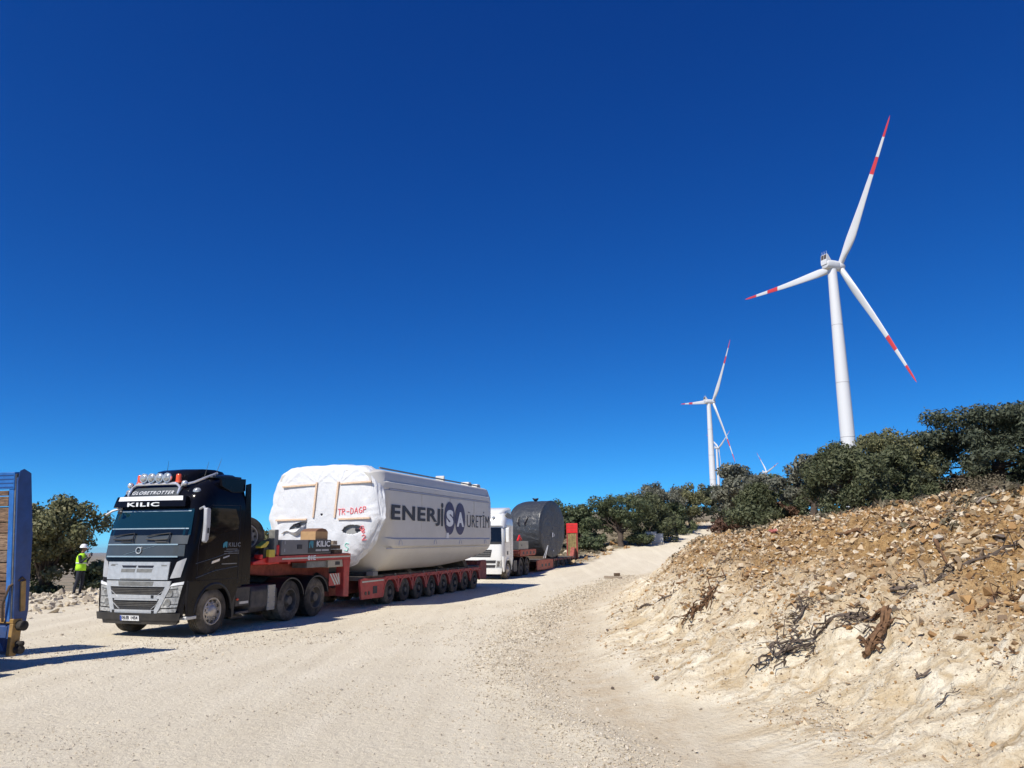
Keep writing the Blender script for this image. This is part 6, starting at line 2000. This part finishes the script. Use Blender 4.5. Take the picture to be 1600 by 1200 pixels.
# ------------------------------------------------------------------ the worker on the rubble ridge
def person():
    x, y = WX, WY
    root = empty('person', (x, y, tz(x, y)+.02), (0, 0, R(8)))
    tag(root, 'person in white helmet and yellow hi-vis vest standing before the oak', 'person')
    b = MB()
    def seg(pts, rs, n=12): b.tube(pts, rs, n)
    def ell(c, r, sx=1, sy=1, sz=1): b.ball(c, r, 14, 10, 0, sx, sy, sz)
    for s, fx in ((1, .05), (-1, -.07)):       # legs, boots
        hip = (0, .095*s, .93)
        seg([hip, (fx*.4+.015, .10*s, .70), (fx*.8+.02, .105*s, .49), (fx-.015, .105*s, .28), (fx-.03, .105*s, .09)], [.098, .085, .062, .060, .045])
        seg([(fx-.08, .105*s, .045), (fx+.02, .108*s, .05), (fx+.13, .115*s, .035), (fx+.19, .118*s, .03)], [.042, .046, .040, .024])
    ell((0, 0, .97), .165, .80, 1.02, .75)
    seg([(0, 0, .92), (-.005, 0, 1.08), (-.01, 0, 1.24), (-.005, 0, 1.38), (.0, 0, 1.45)], [.145, .135, .150, .150, .09], 16)
    ell((-.005, 0, 1.30), .165, .72, 1.12, .95)
    seg([(.0, 0, 1.42), (.015, 0, 1.50), (.03, 0, 1.56)], [.062, .055, .055])
    # head: skull, jaw, nose, ears
    ell((.035, 0, 1.645), .098, 1.02, .80, 1.15)
    ell((.065, 0, 1.585), .070, .95, .82, .80)
    ell((.132, 0, 1.630), .017, 1.1, .8, 1.4)
    for s in (1, -1): ell((.02, .078*s, 1.632), .024, .8, .45, 1.3)
    ell((.118, 0, 1.592), .015, .8, 1.7, .6)
    # arms: upper arms down, forearms raised to the face
    for s in (1, -1):
        sh, el, wr = (-.01, .195*s, 1.395), (.06, .245*s, 1.13), (.245, .125*s, 1.345)
        seg([sh, (.02, .225*s, 1.27), el], [.062, .052, .045])
        seg([el, (.15, .19*s, 1.24), wr], [.045, .040, .028])
        # hand: palm, four fingers, thumb
        px, py, pz = .285, .105*s, 1.40
        b.ball((px, py, pz), .042, 10, 8, 0, .75, .55, 1.1)
        for k in range(4):
            yk = py+(.022-.015*k)*s
            seg([(px+.008, yk, pz+.030), (px+.022, yk, pz+.062+.006*(1-abs(k-1.3))), (px+.012, yk-.008*s, pz+.085), (px-.008, yk-.012*s, pz+.088)], [.010, .0095, .009, .008], 7)
        seg([(px-.015, py-.02*s, pz+.0), (px-.025, py-.038*s, pz+.03), (px-.015, py-.045*s, pz+.055)], [.012, .010, .008], 7)
    body = b.build('body', None, root, smooth=None)
    rm = body.modifiers.new('skin', 'REMESH'); rm.mode = 'VOXEL'; rm.voxel_size = .009; rm.use_smooth_shade = True
    sm = body.modifiers.new('relax', 'SMOOTH'); sm.factor = .5; sm.iterations = 2
    m, nt, p = new_mat('worker_cloth')
    tc = nt.nodes.new('ShaderNodeTexCoord'); sp = nt.nodes.new('ShaderNodeSeparateXYZ'); nt.links.new(tc.outputs['Object'], sp.inputs[0])
    head = mathn(nt, 'GREATER_THAN', sp.outputs[2], 1.495)
    hand = mathn(nt, 'MULTIPLY', mathn(nt, 'GREATER_THAN', sp.outputs[0], .248), mathn(nt, 'GREATER_THAN', sp.outputs[2], 1.2))
    k = mathn(nt, 'MAXIMUM', head, hand)
    n1 = noise(nt, tc.outputs['Object'], 9, 4)
    cl = mixc(nt, n1, (.010, .012, .020), (.022, .026, .040))
    boots = mathn(nt, 'LESS_THAN', sp.outputs[2], .12)
    cl = mixc(nt, boots, cl, (.02, .016, .013))
    nt.links.new(mixc(nt, k, cl, (.24, .135, .09)), p.inputs['Base Color'])
    p.inputs['Roughness'].default_value = .8
    body.data.materials.append(m)
    # hi-vis vest: open shell round the torso
    v = MB()
    rings = []
    for z, rx, ry, cx_ in ((.86, .172, .196, .0), (.98, .172, .196, .0), (1.08, .160, .188, -.005), (1.2, .166, .194, -.01), (1.3, .162, .200, -.008), (1.38, .140, .185, -.005), (1.44, .095, .135, -.002), (1.47, .072, .085, .004)):
        rings.append([(cx_+rx*math.cos(a), ry*math.sin(a), z) for a in np.linspace(0, 2*math.pi, 28, endpoint=False)])
    v.loft(rings, caps=False)
    vest = v.build('vest', MATS['vest_yellow'], root, smooth=60)
    so = vest.modifiers.new('thickness', 'SOLIDIFY'); so.thickness = .008
    for z0, z1, rx, ry in ((1.10, 1.15, .172, .200),):
        s_ = MB()
        s_.loft([[(-.006+rx*math.cos(a), ry*math.sin(a), z) for a in np.linspace(0, 2*math.pi, 28, endpoint=False)] for z in (z0, z1)], caps=False)
        st = s_.build('reflective_band', MATS['vest_stripe'], vest, smooth=60)
        st.modifiers.new('thickness', 'SOLIDIFY').thickness = .004
    h = MB()
    h.lathe([(.128, 0), (.135, .01), (.122, .03), (.118, .06), (.098, .105), (.06, .135), (.001, .145)], 24, 'z', (.02, 0, 1.665))
    h.add([(.10, -.10, 1.668), (.225, -.05, 1.652), (.235, 0, 1.650), (.225, .05, 1.652), (.10, .10, 1.668), (.10, -.10, 1.680), (.225, -.05, 1.662), (.235, 0, 1.660), (.225, .05, 1.662), (.10, .10, 1.680)],
          [(0, 1, 2, 3, 4), (9, 8, 7, 6, 5), (0, 5, 6, 1), (1, 6, 7, 2), (2, 7, 8, 3), (3, 8, 9, 4), (4, 9, 5, 0)])
    h.build('helmet', MATS['helmet_white'], root, smooth=50)
    hr = MB(); hr.ball((.0, 0, 1.635), .098, 14, 8, 0, .85, .86, .8)
    hr.build('hair', MATS['hair'], root)
    ph = MB().box(-.006, .006, -.036, .036, -.07, .07).build('mobile_phone', MATS['letter_black'], None, bevel=.004)
    ph.location = root.matrix_basis @ Vector((.315, 0.0, 1.44)); ph.rotation_euler = (0, R(-15), R(8))
    tag(ph, 'dark phone held up in the worker\'s hands', 'phone')
person()

# ------------------------------------------------------------------ small things
def cabinet(x, y, w, h, label):
    e = empty('electrical_cabinet', (x, y, tz(x, y)), (0, 0, R(-12)))
    tag(e, label, 'cabinet', 'grey cabinets by the road')
    MB().box(-w/2, w/2, -.25, .25, .12, h).build('case', MATS['cabinet_grey'], e, bevel=.015)
    MB().box(-w/2-.03, w/2+.03, -.29, .29, h, h+.05).build('lid', MATS['cabinet_grey'], e, bevel=.01)
    MB().box(-w/2+.05, w/2-.05, -.26, -.252, .2, h-.06).build('door', MATS['grey_plate'], e)
    MB().box(-w/2-.05, w/2+.05, -.3, .3, -.1, .12).build('plinth', MATS['pale_stone'], e)
cabinet(12.8, 72.0, .95, 1.05, 'larger grey electrical cabinet at the far road edge')
cabinet(13.65, 72.3, .6, .85, 'smaller grey electrical cabinet right of the larger one')

p1 = MB().box(-.48, .48, -.06, .06, 0, .14).build('timber_plank', MATS['timber_grey'], None, bevel=.01, loc=(5.36, 42.0, tz(5.36, 42.0)), rot=(0, R(2), R(-22)))
tag(p1, 'grey timber beam lying at the roadside', 'timber')
p2 = MB().box(-.15, .15, -.09, .09, 0, .16).build('timber_block', MATS['timber_dark'], None, bevel=.012, loc=(5.58, 42.05, tz(5.36, 42.0)+.142), rot=(0, 0, R(14)))
tag(p2, 'short dark timber block on top of the roadside beam', 'timber')

boulder('dark round stone on the gravel at the foot of the bank', 1.99, 11.19, .075, 'dark_stone', 3, .35)
boulder('smaller dark stone left of the dark round stone', 1.42, 11.5, .05, 'dark_stone', 4, .35)
boulder('dark stone in the gravel further up the bank foot', 2.12, 17.45, .09, 'dark_stone', 5, .35)
boulder('flat pale grey slab near the top of the bank', 5.94, 10.95, .17, 'pale_stone', 6, .15)
boulder('long pale stone just above the tangle of roots', 4.42, 10.91, .15, 'pale_stone', 7, .2)
boulder('round grey-brown stone high on the bank at right', 6.34, 10.2, .12, 'dark_stone', 8, .3)
boulder('pale boulder at the foot of the oak behind the worker', -18.1, 30.6, .32, 'pale_stone', 9, .35)
boulder('white boulder on top of the bank beside the brown shrub', pA_(1250, 28), 28.0, .22, 'pale_stone', 10, .35)
boulder('pale boulder on the far verge beside the round oak', 8.3, 66.5, .55, 'pale_stone', 11, .4)
rag = MB()
g_ = np.random.default_rng(9)
rag.ball((0, 0, 0), .065, 12, 8, 0, 1.3, .9, .6)
rag.v = [tuple(np.array(v)*(1+.3*g_.normal())) for v in rag.v]
ro = rag.build('plastic_rag', MATS['rag_red'], None, loc=(5.69, 17.06, tz(5.69, 17.06)+.05))
tag(ro, 'faded red plastic rag on top of the bank', 'rag')

# roots and branches lying on the bank
def root_piece(label, pts, r, mat, seed, twigs=0, name='root', n=8, tw=.35, lift=.03, strands=1):
    """pts: plan positions the piece runs through"""
    g = np.random.default_rng(seed)
    P = np.array(pts, float)
    t = np.linspace(0, len(P)-1, 4*len(P))
    xs, ys = np.interp(t, range(len(P)), P[:, 0]), np.interp(t, range(len(P)), P[:, 1])
    L = np.hypot(np.diff(xs), np.diff(ys)).sum()
    xs = xs+.03*L*vnoise(t*1.7, t*0, seed=seed); ys = ys+.03*L*vnoise(t*1.7, t*0+7, seed=seed)
    zs = terrain(xs, ys)+lift+r*.5+(P[:, 2] if P.shape[1] > 2 else np.zeros(len(P)))[np.clip(np.round(t).astype(int), 0, len(P)-1)]
    base = np.array([xs[0], ys[0], zs[0]])
    m = MB()
    r = r*.55
    rad = r*(1-.55*np.linspace(0, 1, len(t)))*(1+.25*vnoise(t*3, t*0+3, seed=seed+1))
    for q in range(strands):
        o_ = g.normal(size=3)*r*.75*(strands > 1)
        i0, i1 = (0, len(t)) if strands == 1 else (g.integers(0, len(t)//3), len(t)-g.integers(0, len(t)//3))
        m.tube([(a-base[0]+o_[0]*(1-.5*k_/len(t)), b_-base[1]+o_[1], c-base[2]+abs(o_[2])*(1+.6*math.sin(k_*.9+q))) for k_, (a, b_, c) in enumerate(zip(xs[i0:i1], ys[i0:i1], zs[i0:i1]))], list(rad[i0:i1]*(1 if strands == 1 else g.uniform(.25, .6))), n)
    for k in range(twigs):
        i = g.integers(1, len(t)-1)
        p0 = np.array([xs[i], ys[i], zs[i]])
        a = g.random()*6.28; l = tw*(.4+.8*g.random())
        q = p0+np.array([math.cos(a)*l, math.sin(a)*l, 0]); q[2] = terrain(q[:1], q[1:2])[0]+.03+.12*g.random()
        limb(m, p0-base, q-base, r*.5*(.4+.6*g.random()), r*.1, g, 6, .5)
    m.v = [tuple(np.array(v)+g.normal(size=3)*r*.16) for v in m.v]
    o = m.build(name, MATS[mat], None, smooth=30, loc=tuple(base))
    tag(o, label, 'branch', 'roots and branches on the bank')
    return o
root_piece('thick splintered brown root stump in the middle of the bank', [(4.10, 9.38), (4.32, 9.50), (4.52, 9.66), (4.60, 9.80), (4.50, 9.90)], .085, 'root_brown', 1, 14, n=7, tw=.2, lift=.01, strands=11)
root_piece('dark root bending left of the splintered brown stump', [(4.55, 9.9), (4.25, 10.1), (3.95, 10.05)], .05, 'root_dark', 2, 6)
root_piece('lowest dark tangle of roots left of the brown stump', [(3.25, 10.3), (3.5, 10.2), (3.9, 10.1)], .05, 'root_dark', 3, 20, tw=.34, strands=3)
root_piece('long dark branch crossing the lower tangle of roots', [(3.35, 10.45), (3.75, 10.2), (4.35, 9.85)], .032, 'root_dark', 4, 12, tw=.35)
root_piece('upper grey tangle of twigs left of the brown stump', [(3.75, 10.75), (4.0, 10.9), (4.1, 11.3)], .03, 'root_dark', 5, 18, tw=.35)
root_piece('dark log above the splintered brown stump', [(4.80, 10.12), (5.14, 9.97), (5.50, 10.03)], .055, 'root_dark', 6, 8, tw=.25)
root_piece('pale thin twigs lying over the dark log', [(4.85, 10.0), (5.05, 9.9), (5.2, 10.1)], .012, 'bark_pale', 7, 7, tw=.3)
root_piece('long thin root running up the left flank of the bank', [(2.89, 19.06), (3.2, 18.1), (3.45, 17.14), (3.8, 15.15)], .045, 'root_dark', 8, 8, tw=.3)
root_piece('brown brush heap halfway up the left flank', [(3.15, 14.06), (3.35, 14.0), (3.6, 14.1)], .06, 'root_brown', 9, 18, tw=.4)
root_piece('short dark broken stick on the pale lower face', [(4.22, 8.50), (4.34, 8.41)], .03, 'root_dark', 10, 2, tw=.08)
root_piece('thin dark twig low on the pale face at right', [(4.05, 7.85), (4.2, 7.9), (4.36, 7.94)], .014, 'root_dark', 11, 2, tw=.15)
root_piece('curved brown bark strip near the top of the bank', [(5.85, 10.85), (5.75, 10.5), (5.72, 10.18)], .045, 'root_brown', 12, 1, tw=.1)
root_piece('long grey branch at the right edge of the bank', [(5.4, 9.95), (5.75, 9.9), (6.35, 9.65), (6.8, 9.4)], .045, 'root_dark', 13, 10, tw=.35)
root_piece('reddish root below the long grey branch at right', [(5.30, 9.04), (5.55, 9.02), (5.85, 8.95)], .035, 'root_brown', 14, 6, tw=.3)
root_piece('dark twigs scattered on the far left shoulder of the bank', [(3.85, 15.6), (4.1, 15.2), (4.4, 15.3)], .022, 'root_dark', 15, 9, tw=.3)
root_piece('brown log lying across the rubble near the junipers', [(5.9, 13.9), (6.5, 13.6), (7.2, 13.7)], .05, 'root_brown', 16, 4, tw=.3)
root_piece('bleached branch on the crest of the bank at right', [(7.2, 12.0), (7.7, 12.1), (8.4, 11.8)], .035, 'bark_pale', 17, 6, tw=.35)
root_piece('small dark twig on the pale face below the tangle', [(3.35, 9.0), (3.42, 8.85)], .012, 'root_dark', 18, 2, tw=.12)

# ------------------------------------------------------------------ the air
def haze():
    b = MB().box(-64000, 64000, -64000, 64000, -345, 265)
    me = b.mesh('haze', None)
    m = bpy.data.materials.new('haze_air'); m.use_nodes = True
    nt = m.node_tree; nt.nodes.clear()
    out = nt.nodes.new('ShaderNodeOutputMaterial')
    v = nt.nodes.new('ShaderNodeVolumePrincipled')
    v.inputs['Color'].default_value = (.70, .84, 1.0, 1)
    v.inputs['Density'].default_value = 1.4e-5
    v.inputs['Anisotropy'].default_value = .2
    nt.links.new(v.outputs[0], out.inputs['Volume'])
    o = link('haze', me, m)
    tag(o, 'thin blue haze over the far valley', 'haze', None, 'stuff')
haze()
